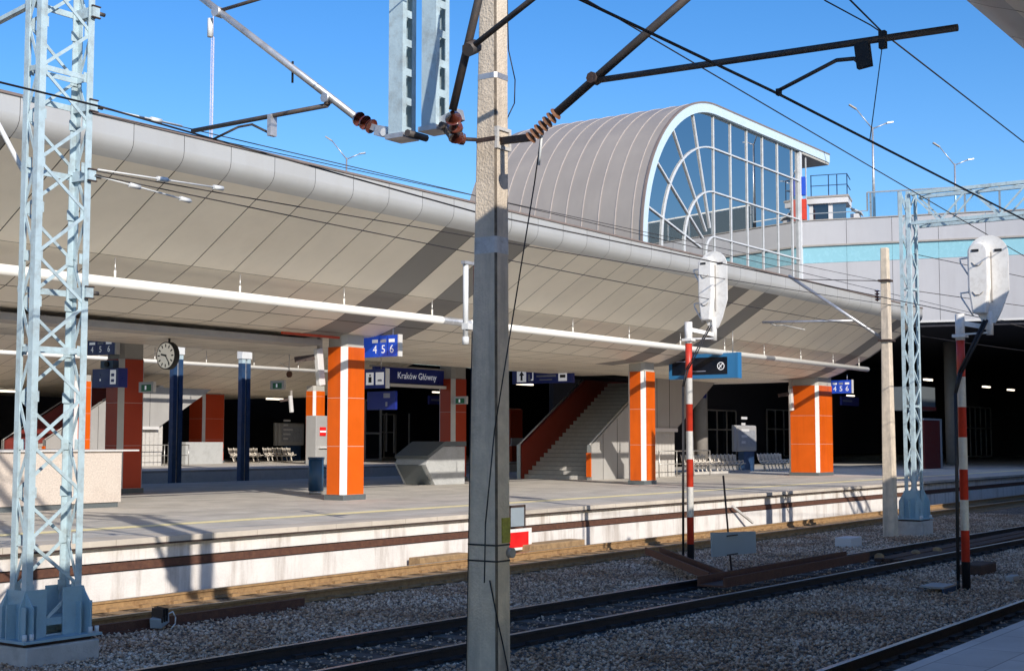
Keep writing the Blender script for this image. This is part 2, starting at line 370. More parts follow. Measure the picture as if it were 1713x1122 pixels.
# ------------------------------------------------------------------ tracks
def rail_profile(): return [(-.07,-.155),(.07,-.155),(.07,-.14),(.012,-.115),(.012,-.045),(.036,-.035),(.036,-.002),(.028,.0),(-.028,.0),(-.036,-.002),(-.036,-.035),(-.012,-.045),(-.012,-.115),(-.07,-.14)]
def track(label, yc, x0, x1, side, slm, ang=0.0, xr=0.0, sx0=5, sx1=60):
    t = thing('railway_track', label, 'track', (x0, yc + ang*(x0-xr), G))
    for sgn in (-1, 1):
        mb = MB(); pr = rail_profile(); n = len(pr); vs = []
        for x in (x0, x1):
            for (yy, z) in pr: vs.append((x, yc + ang*(x-xr) + sgn*.7535 + yy, z))
        for i in range(n):
            top = pr[i][1] > -.01 and pr[(i+1)%n][1] > -.01
            mb.add([vs[i], vs[(i+1)%n], vs[n+(i+1)%n], vs[n+i]], [(0,1,2,3)], 'rail_head' if top else side)
        # chairs / fastenings
        k = sx0
        while k < min(sx1, 40):
            yy = yc + ang*(k-xr) + sgn*.7535
            mb.box(k-.08,k+.08,yy-.13,yy-.055,-.16,-.105,side); mb.box(k-.08,k+.08,yy+.055,yy+.13,-.16,-.105,side); k += .6
        mb.build('rail', t)
    k = sx0
    while k < sx1:
        yy = yc + ang*(k-xr)
        MB().box(k-.13,k+.13,yy-1.27,yy+1.27,G-.05,-.153+random.uniform(-.002,.002),slm).build('sleeper', t); k += .6
    return t
track('dark track in the foreground beside the near platform edge', 4.87, -20, 160, 'rail_side', 'sleeper', sx0=6, sx1=24)
track('middle track with black oily rails between two gravel strips', 10.41, -20, 160, 'rail_side', 'sleeper', a, 14.8, 8, 46)
track('sandy brown dusty track at the foot of the white platform wall', 15.78, -30, 160, 'rail_tan', 'sleeper_tan', sx0=9, sx1=56)
track('track between the two island platforms, mostly hidden from view', 41.6, 5, 150, 'rail_side', 'sleeper', sx0=30, sx1=45)

# loose ballast stones
def stones(name, regions):
    cs = []; ss = []
    for (x0, x1, f0, f1, n, s0, s1, dz) in regions:
        x = x0 + (x1-x0)*rng.random(n)**1.35
        t = rng.random(n); y = np.array([f0(q) for q in x])*(1-t) + np.array([f1(q) for q in x])*t
        z = G + dz + rng.random(n)*.03
        cs.append(np.stack([x, y, z], 1)); ss.append(s0 + (s1-s0)*rng.random(n)**2)
    c = np.concatenate(cs); s = np.concatenate(ss); n = len(c)
    unit = np.array([(1,0,0),(-1,0,0),(0,1,0),(0,-1,0),(0,0,1),(0,0,-1)], float)
    tri = np.array([(0,2,4),(2,1,4),(1,3,4),(3,0,4),(2,0,5),(1,2,5),(3,1,5),(0,3,5)])
    v = unit[None]*(.55+.75*rng.random((n,6,1))) + .25*(rng.random((n,6,3))-.5)
    th = rng.random(n)*6.283; ph = (rng.random(n)-.5)*1.6
    ca, sa = np.cos(th)[:,None], np.sin(th)[:,None]; cb, sb = np.cos(ph)[:,None], np.sin(ph)[:,None]
    x, y, z = v[...,0], v[...,1], v[...,2]
    x, z = x*cb - z*sb, x*sb + z*cb
    x, y = x*ca - y*sa, x*sa + y*ca
    v = np.stack([x, y, z*.8], 2)*s[:,None,None] + c[:,None,:]
    f = (tri[None] + 6*np.arange(n)[:,None,None]).reshape(-1,3)
    me = bpy.data.meshes.new(name); me.vertices.add(n*6); me.vertices.foreach_set('co', v.reshape(-1))
    me.loops.add(len(f)*3); me.loops.foreach_set('vertex_index', f.reshape(-1))
    me.polygons.add(len(f)); me.polygons.foreach_set('loop_start', np.arange(len(f))*3); me.polygons.foreach_set('loop_total', np.full(len(f), 3))
    me.update(calc_edges=True); me.validate(); me.materials.append(M['stones'])
    o = bpy.data.objects.new(name, me); COL.objects.link(o); return struct(o, 'stuff')
K = lambda v: (lambda q: v)
g1 = stones('ballast_stones', [
    (8.5, 34, K(5.85), lambda q: midY(q,-.95), 36000, .014, .036, .0),
    (9, 48, lambda q: midY(q,.95), K(14.75), 42000, .014, .036, .0),
    (10, 34, lambda q: midY(q,-.68), lambda q: midY(q,.68), 2600, .015, .035, -.005),
    (9, 60, lambda q: midY(q,.75), lambda q: midY(q,1.6), 5000, .018, .04, .01),
    (9, 24, K(4.2), K(5.5), 1200, .015, .03, -.005)])
tag(g1, 'loose grey and brown ballast stones between the tracks', 'ballast')

# ------------------------------------------------------------------ canopies
def canopy(name, label, x0, x1, prof, back, xoff, pitch, stripes, zone, holes=(), lip=.55, fas='fascia', roof_t=.12):
    """prof: (y,z) from the fascia top down the soffit; back: closing profile to the rear edge; panels of width pitch in x"""
    t = thing(name, label, 'canopy', (x0, prof[0][0], prof[0][1]))
    g = .011
    n = int((x1-x0)/pitch) + 2
    edges = [xoff + pitch*k for k in range(-200, 400) if x0 < xoff + pitch*k < x1]
    edges = [x0] + edges + [x1]
    nf = zone[0]; fb = MB(); sb = MB(); dbs = {}
    for xa, xb in zip(edges[:-1], edges[1:]):
        if xb - xa < .1: continue
        for i in range(nf):
            (ya, za), (yb, zb) = prof[i], prof[i+1]
            fb.add([(xa+g*.5,ya,za),(xb-g*.5,ya,za),(xb-g*.5,yb,zb),(xa+g*.5,yb,zb)], [(0,1,2,3)], fas, i > 0)
        k = round((xa - xoff)/pitch)
        for i in range(nf, len(prof)-1):
            (ya, za), (yb, zb) = prof[i], prof[i+1]; L = math.hypot(yb-ya, zb-za)
            if any(h[0] < (xa+xb)/2 < h[1] and h[2] < (ya+yb)/2 < h[3] for h in holes): continue
            ga = g if i > nf else .0; e = ga/L; 
            p0 = (ya+(yb-ya)*e, za+(zb-za)*e); p1 = (yb-(yb-ya)*e, zb-(zb-za)*e)
            dk = stripes(k) and i < zone[1]; tgt = dbs.setdefault(k, MB()) if dk else sb
            tgt.add([(xa+g,*p0),(xb-g,*p0),(xb-g,*p1),(xa+g,*p1)], [(0,1,2,3)], 'soffit_mesh' if dk else 'soffit')
    fb.build('fascia', t); sb.build('soffit', t)
    for d_ in dbs.values(): d_.build('mesh_panel', t)
    # dark backing a little above the panels, roof sheet and edging
    bk = MB()
    for i in range(len(prof)-1):
        (ya, za), (yb, zb) = prof[i], prof[i+1]
        off = (.03, .0) if i < nf else (0, .03)
        for xa, xb in zip(edges[:-1], edges[1:]):
            if any(h[0] < (xa+xb)/2 < h[1] and h[2] < (ya+yb)/2 < h[3] for h in holes): continue
            d = .03 if prof[-1][0] > prof[0][0] else -.03
            oy = d if i < nf else 0; oz = .03 if i >= nf-1 else 0
            bk.quad((xa,ya+(d if i <= nf else 0),za+(.03 if i >= nf else 0)),(xb,ya+(d if i <= nf else 0),za+(.03 if i >= nf else 0)),
                    (xb,yb+(d if i < nf else 0),zb+(.03 if i >= nf-1 else 0)),(xa,yb+(d if i < nf else 0),zb+(.03 if i >= nf-1 else 0)),'gap')
    bk.build('panel_backing', t)
    rf = MB()
    for (ya, za), (yb, zb) in zip(back[:-1], back[1:]):
        rf.quad((x0,ya,za),(x1,ya,za),(x1,yb,zb),(x0,yb,zb),'tar')
    for xx in (x0, x1):
        pts = [(xx, y, z) for y, z in prof] + [(xx, y, z) for y, z in back[::-1]]
        rf.add(pts, [tuple(range(len(pts)))], 'fascia')
    rf.build('roof', t)
    y0, z0 = prof[0]; d = 1 if prof[-1][0] > y0 else -1
    ed = MB(); ya, yb = sorted((y0 - .03*d, y0 + .25*d)); ed.box(x0,x1,ya,yb,z0,z0+.045,'roof_edge'); ed.build('roof_edging', t)
    return t

front = [(19.6,8.0),(19.6,7.70),(19.615,7.60),(19.66,7.51),(19.74,7.43),(19.85,7.355),(22.0,5.97),(23.3,5.32),(24.0,5.08),(25.2,4.99),(27.0,4.97),(28.7,4.97),(30.2,4.97)]
rear = [(19.6,8.0),(24.5,6.2),(33.0,6.2),(39.6,7.9),(39.8,7.9),(39.8,7.3),(30.2,4.97)]
canopy('platform_canopy', 'long curved grey canopy over the island platform with beige panelled underside', -12, 58.5, front, rear, 25.4, 1.177,
       lambda k: k % 13 in (0, 2), (5, 9), holes=((47.5,56.8,28.7,32.2),))
far = [(52.0,8.5),(52.0,8.1),(52.05,7.9),(52.2,7.72),(52.45,7.6),(52.7,7.5),(54.6,6.9),(58.0,5.9),(60.5,5.35),(62.5,5.15),(76,5.15)]
farb = [(52.0,8.5),(62,6.5),(76,6.5),(76,5.15)]
canopy('far_canopy', 'beige canopy over the far platform seen beneath the nearer canopy', 10, 66, far, farb, 25.4, 1.177, lambda k: False, (5, 5))
near = [(3.4,6.45),(3.4,6.1),(3.38,6.0),(3.3,5.9),(3.12,5.82),(2.92,5.75),(1.0,4.95),(-1.0,4.7),(-9,4.7)]
nearb = [(3.4,6.45),(-1.5,5.6),(-9,5.6),(-9,4.7)]
canopy('near_canopy', 'grey canopy edge with a dark panel in the top right corner', -14, 46, near, nearb, 12.3, 1.177, lambda k: k in (1, 3), (5, 8))
# upper stair shaft above the canopy
mb = MB()
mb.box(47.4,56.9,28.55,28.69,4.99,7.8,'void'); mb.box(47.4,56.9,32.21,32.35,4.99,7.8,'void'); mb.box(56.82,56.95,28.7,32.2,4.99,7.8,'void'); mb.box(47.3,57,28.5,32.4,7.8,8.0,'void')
tag(mb.build('stair_shaft'), 'dark opening in the ceiling above the stairs', 'stair shaft')

# cable tray under the canopy, left of the first column
t = thing('cable_tray', 'grey service tray under the canopy ceiling between clock and first orange column', 'cable tray', (8,24.7,4.8))
mb = MB(); mb.box(4,26.2,24.5,25.3,4.78,4.93,'tray'); mb.box(4,26.2,25.42,25.6,4.82,4.9,'tray'); mb.build('tray', t)
mb = MB()
for x in np.arange(5, 26, 2.6): mb.box(x,x+.05,24.85,24.9,4.93,4.98,'tray')
mb.build('hanger', t)
mb = MB(); mb.box(24.2,26.25,23.95,24.02,4.93,4.99,'red_clad'); tag(mb.build('red_strip'), 'short red strip under the ceiling left of the first orange column', 'ceiling strip')

# light tubes
def light_tube(label, x0, x1, y, z, ysof, hang, dark):
    t = thing('light_tube', label, 'light tube', (x0, y, z))
    mb = MB()
    xs = [x0] + [v for pr in dark for v in pr] + [x1]
    for i in range(0, len(xs)-1):
        mb.tube((xs[i],y,z),(xs[i+1],y,z),.10,'tube_white' if i % 2 == 0 else 'alu',14)
    mb.build('housing', t)
    for x in hang:
        MB().tube((x,y,z+.09),(x,y,ysof),.016,'steel_rail',6).tube((x,y,z+.09),(x,y,z+.24),.026,'tube_white',6).build('hanger', t)
    return t
light_tube('long white light tube under the front canopy, running the whole picture width', 13.9, 58.2, 22.0, 5.44, 5.93,
           [14.3,17.55,20.9,24.25,27.6,30.9,34.3,37.6,41,44.3,47.6,51,54.3,57.2], [(28.0,29.2),(47.6,48.4)])
light_tube('second white light tube, further back under the far canopy', 20, 64, 54.2, 6.28, 6.98, list(np.arange(22, 64, 3.4)), [])

# ------------------------------------------------------------------ clad columns
def column(label, cx, cy, w, d, z0, zt, zcap, pm, group, c=.14):
    t = thing('clad_column', label, 'column', (cx, cy, z0), group)
    x0, x1, y0, y1 = cx-w/2, cx+w/2, cy-d/2, cy+d/2
    MB().box(x0+.02,x1-.02,y0+.02,y1-.02,z0,z0+.14,'granite_dark').build('plinth', t, bevel=.01)
    pn = MB(); zs = [z0+.14]; 
    while zs[-1] + 1.25 < zt - .3: zs.append(zs[-1] + 1.25)
    zs.append(zt)
    for za, zb in zip(zs[:-1], zs[1:]):
        a_, b_ = za+.005, zb-.005
        pn.box(x0+c,x1-c,y0,y0+.03,a_,b_,pm); pn.box(x0+c,x1-c,y1-.03,y1,a_,b_,pm)
        pn.box(x0,x0+.03,y0+c,y1-c,a_,b_,pm); pn.box(x1-.03,x1,y0+c,y1-c,a_,b_,pm)
    pn.build('panel', t)
    cs = MB()
    cs.prism([(x0+.004,y0+c-.004),(x0+c-.004,y0+.004),(x1-c+.004,y0+.004),(x1-.004,y0+c-.004),(x1-.004,y1-c+.004),(x1-c+.004,y1-.004),(x0+c-.004,y1-.004),(x0+.004,y1-c+.004)],'z',z0+.14,zt-.002,'strip_grey')
    cs.build('corner_strip', t)
    q = .03
    MB().prism([(x0+q,y0+c),(x0+c,y0+q),(x1-c,y0+q),(x1-q,y0+c),(x1-q,y1-c),(x1-c,y1-q),(x0+c,y1-q),(x0+q,y1-c)],'z',zt,zcap,'beige').build('capital', t)
    return t
gc = 'clad columns under the canopies'
column('slim orange column with white corner stripe nearest the camera, blue bin at its foot', 27.0, 24.4, .92, .72, P, 4.76, 5.3, 'orange', gc)
column('slim orange column in front of the staircase, beside the departure display', 42.55, 24.4, .92, .72, P, 4.76, 5.3, 'orange', gc)
column('broad orange column at the right end of the platform, beside benches', 58.0, 24.6, 1.75, 1.45, P, 4.76, 5.3, 'orange', gc)
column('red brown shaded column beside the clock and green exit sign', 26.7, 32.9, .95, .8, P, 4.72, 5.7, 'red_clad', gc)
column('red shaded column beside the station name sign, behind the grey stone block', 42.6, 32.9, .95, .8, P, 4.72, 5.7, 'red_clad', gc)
column('small orange column on the far platform, seen through the left lattice mast', 42.4, 55.6, 1.0, .8, PF, 5.2, 5.5, 'orange', gc)
column('orange column on the far platform just left of the nearest orange column', 58.9, 55.6, 1.0, .8, PF, 5.2, 5.5, 'orange', gc)
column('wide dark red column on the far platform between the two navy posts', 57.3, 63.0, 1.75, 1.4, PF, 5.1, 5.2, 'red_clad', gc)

# ------------------------------------------------------------------ stairs to the concourse
def stairs(label, dx, dy, z0, inner):
    X = lambda v: v + dx
    t = thing('staircase', label, 'staircase', (X(46), 28.7+dy, z0))
    o = z0 - P; st = MB()
    for k in range(25):
        if z0 + .17*(k+1) > 5.0 + (0 if dy == 0 else 1): break
        st.box(X(46.3+.285*k), X(46.3+.285*(k+1)+.02), 28.86+dy, 32.06+dy, z0, z0+.17*(k+1), 'step')
        st.box(X(46.3+.285*k-.02), X(46.3+.285*k+.05), 28.86+dy, 32.06+dy, z0+.17*(k+1), z0+.17*(k+1)+.012, 'granite_dark')
    st.build('steps', t)
    z5 = 4.97 if dy == 0 else 5.15
    xe = 46.0 + (z5 - 2.1 - o)/.575
    cl = [(46,z0),(46,2.1+o),(xe,z5),(53.0+(z5-2.82-o)/.575,z5),(53.0,2.82+o),(50.2,2.82+o),(50.2,z0)]
    MB().prism([(X(q[0]),q[1]) for q in cl],'y',28.68+dy,28.84+dy,'grey_clad').build('side_cladding', t)
    sm = MB()
    for x in np.arange(46.9, 53, 1.1): sm.box(X(x),X(x)+.02,28.672+dy,28.682+dy,z0,min(2.1+o+.575*(x-46)-.02, z5),'gap') if x < 50.2 else sm.box(X(x),X(x)+.02,28.672+dy,28.682+dy,2.84+o,min(2.1+o+.575*(x-46)-.02, z5),'gap')
    sm.build('cladding_joint', t)
    MB().box(X(50.2),X(53.0),28.6+dy,28.675+dy,2.7+o,2.86+o,'strip_grey').build('edge_trim', t)
    MB().prism([(X(46.1),z0),(X(46.1),2.1+o),(X(xe+.1),z5),(X(56.5),z5),(X(47.6),z0)],'y',32.06+dy,32.2+dy,inner).build('inner_parapet', t)
    hr = MB()
    for yy in (28.76, 32.13):
        hr.tube((X(46.0),yy+dy,2.16+o),(X(xe-.1),yy+dy,z5+.03),.035,'steel_rail',8); hr.box(X(45.97),X(46.03),yy-.08+dy,yy+.08+dy,z0,2.16+o,'steel_rail')
    build_split(hr, 'handrail', t)
    MB().box(X(45.93),X(46.0),28.66+dy,28.86+dy,z0+.12,1.85+o,'orange').build('end_panel', t)
    return t
stairs('staircase with red inner parapet climbing behind the second orange column', 0, 0, P, 'stair_red')
stairs('grey clad staircase on the far platform, left of the navy posts', -4.1, 28.8, PF, 'void_red')

# railing and door under the stairs
def fence(label, x0, x1, y, z0, n, group=None):
    t = thing('railing', label, 'railing', (x0, y, z0), group)
    for k in range(n+1):
        x = x0 + (x1-x0)*k/n
        MB().tube((x,y,z0),(x,y,z0+1.1),.025,'steel_rail',8).build('post', t)
    MB().tube((x0,y,z0+1.1),(x1,y,z0+1.1),.025,'steel_rail',8).tube((x0,y,z0+.55),(x1,y,z0+.55),.018,'steel_rail',8).build('rail', t)
    return t
fence('steel tube railing beneath the stairs, right of the second orange column', 50.6, 55.2, 28.2, P, 3)
fence('pale steel railing beneath the far platform staircase, beside the clock column', 45.6, 50.6, 57.0, PF, 3)
t = thing('under_stair_door', 'dark red door in a pale frame beneath the stairs', 'door', (52.3,29.6,P))
MB().box(51.6,52.9,29.6,29.7,P,2.7,'void_red').build('door_leaf', t)
MB().box(51.5,51.6,29.55,29.7,P,2.75,'strip_grey').box(52.9,53.0,29.55,29.7,P,2.75,'strip_grey').build('door_frame', t)

# ------------------------------------------------------------------ platform furniture
t = thing('granite_parapet', 'speckled beige granite parapet wall with metal cap behind the left lattice mast', 'wall', (14,26,P))
MB().box(4,21.05,26.0,29.4,P+.12,2.08,'granite').build('cladding', t)
MB().box(3.98,21.0,26.04,29.36,P,P+.12,'granite_dark').build('plinth', t)
MB().box(3.9,21.5,25.93,29.5,2.08,2.115,'strip_grey').build('cap', t)

t = thing('stone_block', 'grey stone escalator block with sloping nose and dark top', 'stone block', (37.4,29.9,P))
nose = [(37.6,P),(37.08,1.5),(37.2,1.7),(38.05,2.12),(39.3,2.12),(39.3,P)]
MB().prism(nose,'y',29.8,31.2,'granite_grey').build('body', t, bevel=.015)
MB().prism([(37.16,1.705),(38.02,2.13),(39.33,2.13),(39.33,2.3),(38.1,2.3),(37.12,1.8)],'y',29.76,31.24,'granite_dark').build('top_trim', t)
MB().prism([(37.56,P+.02),(37.05,1.49),(37.03,1.47),(37.53,P+.02)],'y',29.95,31.05,'granite_dark').build('nose_panel', t)

t = thing('stone_block', 'low square grey stone block on the far platform between the navy posts', 'stone block', (55,58,PF))
MB().box(52.6,55.4,59.5,61,PF,2.25,'granite_grey').build('body', t, bevel=.02)

t = thing('litter_bin', 'dark blue litter bin half hidden behind the nearest orange column', 'bin', (29.3,27.6,P))
MB().tube((29.3,27.6,P+.1),(29.3,27.6,P+1.0),.22,'bin_blue',20).build('body', t)
MB().tube((29.3,27.6,P+1.0),(29.3,27.6,P+1.06),.24,'navy',20).build('rim', t)
MB().tube((29.3,27.6,P),(29.3,27.6,P+.1),.2,'steel_rail',20).build('foot', t)

# wire benches
def bench(label, x, y, z, n=5, group='rows of metal bench seats'):
    t = thing('bench', label, 'bench', (x, y, z), group)
    for k in range(n):
        xx = x + .42*k; s = MB()
        prof = [(-.05,.86),(-.02,.6),(.06,.44),(.25,.41),(.46,.45),(.52,.42)]
        for (a0, b0), (a1, b1) in zip(prof[:-1], prof[1:]):
            for j in range(3):
                u = xx + .1 + j*.1
                s.bar((u, y+.25-a0, z+b0),(u, y+.25-a1, z+b1),.07,.012,'chrome')
        s.path([(xx, y+.3, z+.9),(xx, y+.2, z+.55),(xx, y-.05, z+.5),(xx, y-.28, z+.58),(xx, y-.3, z+.5),(xx, y-.1, z+.3),(xx, y-.2, z+.06)],.028,'chrome',6)
        s.build('seat', t)
    MB().bar((x-.05,y+.05,z+.36),(x+.42*n,y+.05,z+.36),.07,.07,'steel_rail').build('beam', t)
    for xx in (x+.3, x+.42*n-.3):
        MB().bar((xx,y+.05,z+.36),(xx,y+.05,z+.02),.06,.06,'steel_rail').bar((xx,y-.22,z+.02),(xx,y+.32,z+.02),.06,.04,'steel_rail').build('leg', t)
    return t
bench('metal mesh bench just right of the red and white signal post', 56.2, 29.9, P, 6)
bench('metal mesh bench left of the poster board', 59.0, 29.9, P, 7)
bench('metal mesh bench between poster board and broad orange column', 63.9, 29.7, P, 7)
bench('metal bench on the far platform right of the right navy post', 61.6, 62.3, PF, 6)
bench('metal bench on the far platform, partly behind the right navy post', 58.7, 62.3, PF, 6)
mb = MB(); mb.box(56.0,62.0,29.5,30.35,P,P+.1,'concrete_light'); tag(mb.build('bench_plinth'), 'low pale plinth under the benches beside the poster board', 'plinth')

def poster(label, x, y, z, w, h):
    t = thing('poster_board', label, 'poster board', (x, y, z))
    MB().box(x+.7,x+w-.3,y+.0,y+.3,z,z+1.0,'navy').build('base', t)
    MB().box(x-.35,x-.1,y,y+.12,z+1.0,z+1.0+h,'grey_clad').build('side_fin', t)
    MB().box(x,x+w,y-.02,y+.18,z+1.0,z+1.0+h,'grey_clad').build('frame', t, bevel=.08)
    p = MB(); p.box(x+.25,x+w-.2,y-.035,y-.022,z+1.25,z+h+.75,'ad'); 
    for k in range(5): p.box(x+.4,x+.4+.22*(k%3+2),y-.04,y-.036,z+1.4+.3*k,z+1.52+.3*k,'strip_grey')
    p.build('poster', t)
poster('grey framed poster board standing between the benches', 62.1, 30.2, P, 2.2, 1.3)
poster('dark framed poster board on the far platform right of the bench', 65.6, 65.2, PF, 2.4, 1.5)

t = thing('ticket_machine', 'tall grey ticket machine under the far orange column', 'ticket machine', (58.4,54.6,PF))
MB().box(57.6,59.2,54.3,55.1,PF,3.75,'grey_clad').build('cabinet', t, bevel=.03)
MB().box(57.9,58.4,54.27,54.299,2.6,3.1,'board_red').box(57.9,58.4,54.26,54.27,2.8,2.9,'sign_white').build('screen', t)
MB().box(57.8,58.9,54.15,54.299,1.9,2.0,'strip_grey').build('tray', t)

# glazed lift frame in the dark hall
t = thing('lift_shaft', 'grey framed glass lift shaft in the shade right of the nearest orange column', 'lift', (68.5,60,PF))
f = MB()
for x in (66.6,68.2,69.8): f.box(x-.07,x+.07,59.9,60.05,PF,5.0,'grey_clad')
for z in (PF+.02,2.75,4.9): f.box(66.6,69.8,59.92,60.03,z,z+.13,'grey_clad')
f.build('frame', t); MB().box(66.6,69.8,59.98,60.0,PF+.1,4.9,'glass_dark').build('pane', t)
for i, x in enumerate((71.2,72.0,73.4)):
    pass
mb = MB()
for x, z in ((71.0,1.6),(71.8,1.5),(73.4,1.6)): mb.box(x,x+.12,60.5,60.55,z,z+2.6,'grey_clad')
tag(mb.build('door_mullions'), 'faint grey door bars in the dark hall right of the lift', 'door')

# red vending machine seen beside the concrete pole
t = thing('vending_machine', 'red vending machine in the dark hall just right of the concrete pole', 'vending machine', (72.8,51.6,PF))
MB().box(71.9,73.4,50.9,51.8,PF+1.0,4.4,'red_clad').build('cabinet', t, bevel=.15)
MB().box(72.0,73.3,50.85,51.75,PF+1.0,PF+1.5,'strip_grey').box(72.0,73.3,50.85,51.75,PF,PF+1.0,'red_clad').build('front_panel', t)

# ------------------------------------------------------------------ signs
def sign_across(name, label, x, y0, y1, z0, z1, mat_, parts, group=None, th=.14, hang=None, cat='sign', edge='strip_grey', edge_w=.02):
    """board standing across the platform, its face towards -x"""
    t = thing(name, label, cat, (x, (y0+y1)/2, z1), group)
    bd = MB().box(x,x+th,y0+edge_w,y1-edge_w,z0,z1,mat_).build('board', t)
    MB().box(x-.01,x+th+.01,y0-.012,y0+edge_w-.001,z0-.01,z1+.01,edge).build('end_cap', t)
    parts(bd, x-.004)
    if hang:
        h = MB()
        for yy in (y0+.25, y1-.25): h.tube((x+th/2,yy,z1),(x+th/2,yy,hang),.02,'steel_rail',6)
        h.build('hanger', t)
    return t
Rt = (0,-1,0); Up = (0,0,1)
def p456(y0, y1, z0, z1, lit):
    def f(t, x):
        m = MB(); w = (y1-y0); h = z1-z0
        for k, c in enumerate('456'):
            yy = y1 - w*(.19+.29*k)
            m.text(c, h*.55, (x, yy, z0+h*.33), Rt, Up, 'sign_white')
            m.box(x-.001,x+.001,yy-w*.1,yy+w*.1,z0+h*.66,z0+h*.82,'sign_white' if k != 1 else 'sign_dim')
        m.build('lettering', t)
        m = MB()
        for k in (1, 2):
            yy = y1 - w*(.045+.29*k); m.box(x-.001,x+.001,yy-.008,yy+.008,z0+.03,z1-.03,'sign_blue')
        m.build('divider', t)
    return f
gs = 'blue platform number signs'
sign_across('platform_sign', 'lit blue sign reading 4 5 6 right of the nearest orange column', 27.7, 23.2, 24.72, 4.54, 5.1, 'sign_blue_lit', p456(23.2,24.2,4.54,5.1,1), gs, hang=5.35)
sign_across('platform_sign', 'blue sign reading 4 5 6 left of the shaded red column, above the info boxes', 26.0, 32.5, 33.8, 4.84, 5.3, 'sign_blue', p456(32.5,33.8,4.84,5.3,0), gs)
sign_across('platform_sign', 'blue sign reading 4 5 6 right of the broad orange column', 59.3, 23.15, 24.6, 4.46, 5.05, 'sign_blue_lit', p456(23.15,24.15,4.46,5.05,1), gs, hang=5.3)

def pr_arrow(t, x):
    m = MB(); z = 4.92
    m.box(x-.002,x,31.35,31.8,4.67,5.17,'sign_white'); m.box(x-.002,x,29.4,29.8,4.67,5.17,'sign_white'); m.build('panel', t)
    m = MB(); q = x-.003
    m.add([(q,31.57,5.1),(q,31.7,4.93),(q,31.44,4.93)],[(0,1,2)],'sign_black'); m.box(q-.001,q,31.52,31.62,4.73,4.93,'sign_black')
    m.box(q-.001,q,29.47,29.73,4.8,4.92,'sign_black'); m.box(q-.001,q,29.47,29.73,4.98,5.1,'sign_dim'); m.build('pictogram', t)
    m = MB(); m.box(q,x,31.0,31.05,4.72,5.1,'sign_white'); m.box(q,x,31.05,31.12,4.72,4.78,'sign_white'); m.box(q,x,31.16,31.25,4.7,4.98,'sign_dim')
    m.box(q,x,30.0,30.8,5.02,5.08,'sign_dim'); m.box(q,x,29.92,30.85,4.85,4.92,'sign_dim'); m.box(q,x,30.1,30.7,4.72,4.76,'sign_dim'); m.build('lettering', t)
sign_across('direction_sign', 'dark blue direction sign with arrow and bus pictogram above the stairs', 45.4, 29.15, 32.05, 4.6, 5.24, 'sign_blue', pr_arrow, edge='sign_blue')
t = thing('lamp_box', 'pale rectangular lamp box above the direction sign', 'lamp', (46.5,30.9,5.3))
MB().box(46.2,46.5,30.35,31.0,5.0,5.2,'lamp_on').build('diffuser', t)

def pr_disp(t, x):
    m = MB(); m.box(x-.006,x,21.75,23.95,4.67,5.28,'screen'); m.build('screen', t)
    m = MB(); q = x-.008
    m.box(q,x-.006,23.35,23.8,5.14,5.18,'sign_dim'); m.box(q,x-.006,22.6,23.2,4.78,4.81,'sign_dim')
    for k in range(20):
        t0 = 2*math.pi*k/20; t1 = 2*math.pi*(k+1)/20
        m.bar((q,22.0+.13*math.cos(t0),4.96+.13*math.sin(t0)),(q,22.0+.13*math.cos(t1),4.96+.13*math.sin(t1)),.025,.006,'sign_white',(1,0,0))
    m.bar((q,22.08,4.88),(q,21.92,5.05),.03,.006,'sign_white',(1,0,0)); m.bar((q,22.05,5.02),(q,21.98,4.9),.02,.006,'sign_white',(1,0,0)); m.build('pictogram', t)
sign_across('departure_display', 'departure display in a bright blue frame beside the second orange column', 44.0, 21.35, 24.15, 4.53, 5.42, 'frame_cyan', pr_disp, th=.28, hang=6.2, edge='frame_cyan', edge_w=.06, cat='display')

def pr_wc(t, x):
    m = MB(); m.box(x-.002,x,27.0,27.3,3.98,4.35,'sign_white'); m.box(x-.002,x,26.6,26.92,3.98,4.35,'sign_white'); m.build('panel', t)
    m = MB(); q = x-.003; m.box(q-.001,q,27.08,27.2,4.05,4.22,'sign_black'); m.tube((q,27.14,4.27),(q-.001,27.14,4.27),.035,'sign_black',10)
    m.box(q-.001,q,26.68,26.84,4.08,4.14,'sign_dim'); m.build('pictogram', t)
sign_across('info_sign', 'small blue sign with two white pictogram squares beside the station name sign', 31.1, 26.52, 27.75, 3.88, 4.45, 'sign_blue', pr_wc, hang=4.97)
t = thing('info_sign', 'unlit dark blue panel hanging below the two white pictograms', 'sign', (31.6,27.0,3.8))
MB().box(31.5,31.6,26.5,27.6,3.25,3.8,'sign_blue').build('board', t)
MB().box(31.49,31.498,26.7,26.95,3.6,3.74,'sign_dim').box(31.49,31.498,26.8,26.87,3.35,3.48,'sign_dim').build('lettering', t)

def pr_info(t, x):
    m = MB(); m.box(x-.002,x,31.2,31.45,3.9,4.3,'sign_white'); m.build('panel', t)
    m = MB(); q = x-.004; m.box(q,x-.002,31.27,31.4,3.96,4.04,'sign_blue'); m.box(q,x-.002,31.27,31.4,4.12,4.2,'sign_blue'); m.box(q,x-.002,31.85,31.9,4.0,4.06,'sign_white'); m.build('pictogram', t)
sign_across('info_sign', 'blue information box with one white panel left of the shaded red column', 25.0, 31.1, 32.25, 3.82, 4.34, 'sign_blue', pr_info, th=.3, edge='sign_blue')
t = thing('loudspeaker', 'small dark blue loudspeaker box on top of the blue information box', 'loudspeaker', (25.1,31.6,4.4))
MB().box(25.05,25.25,31.4,31.95,4.36,4.58,'navy').tube((25.05,31.65,4.47),(25.0,31.65,4.47),.08,'black',12).build('body', t)

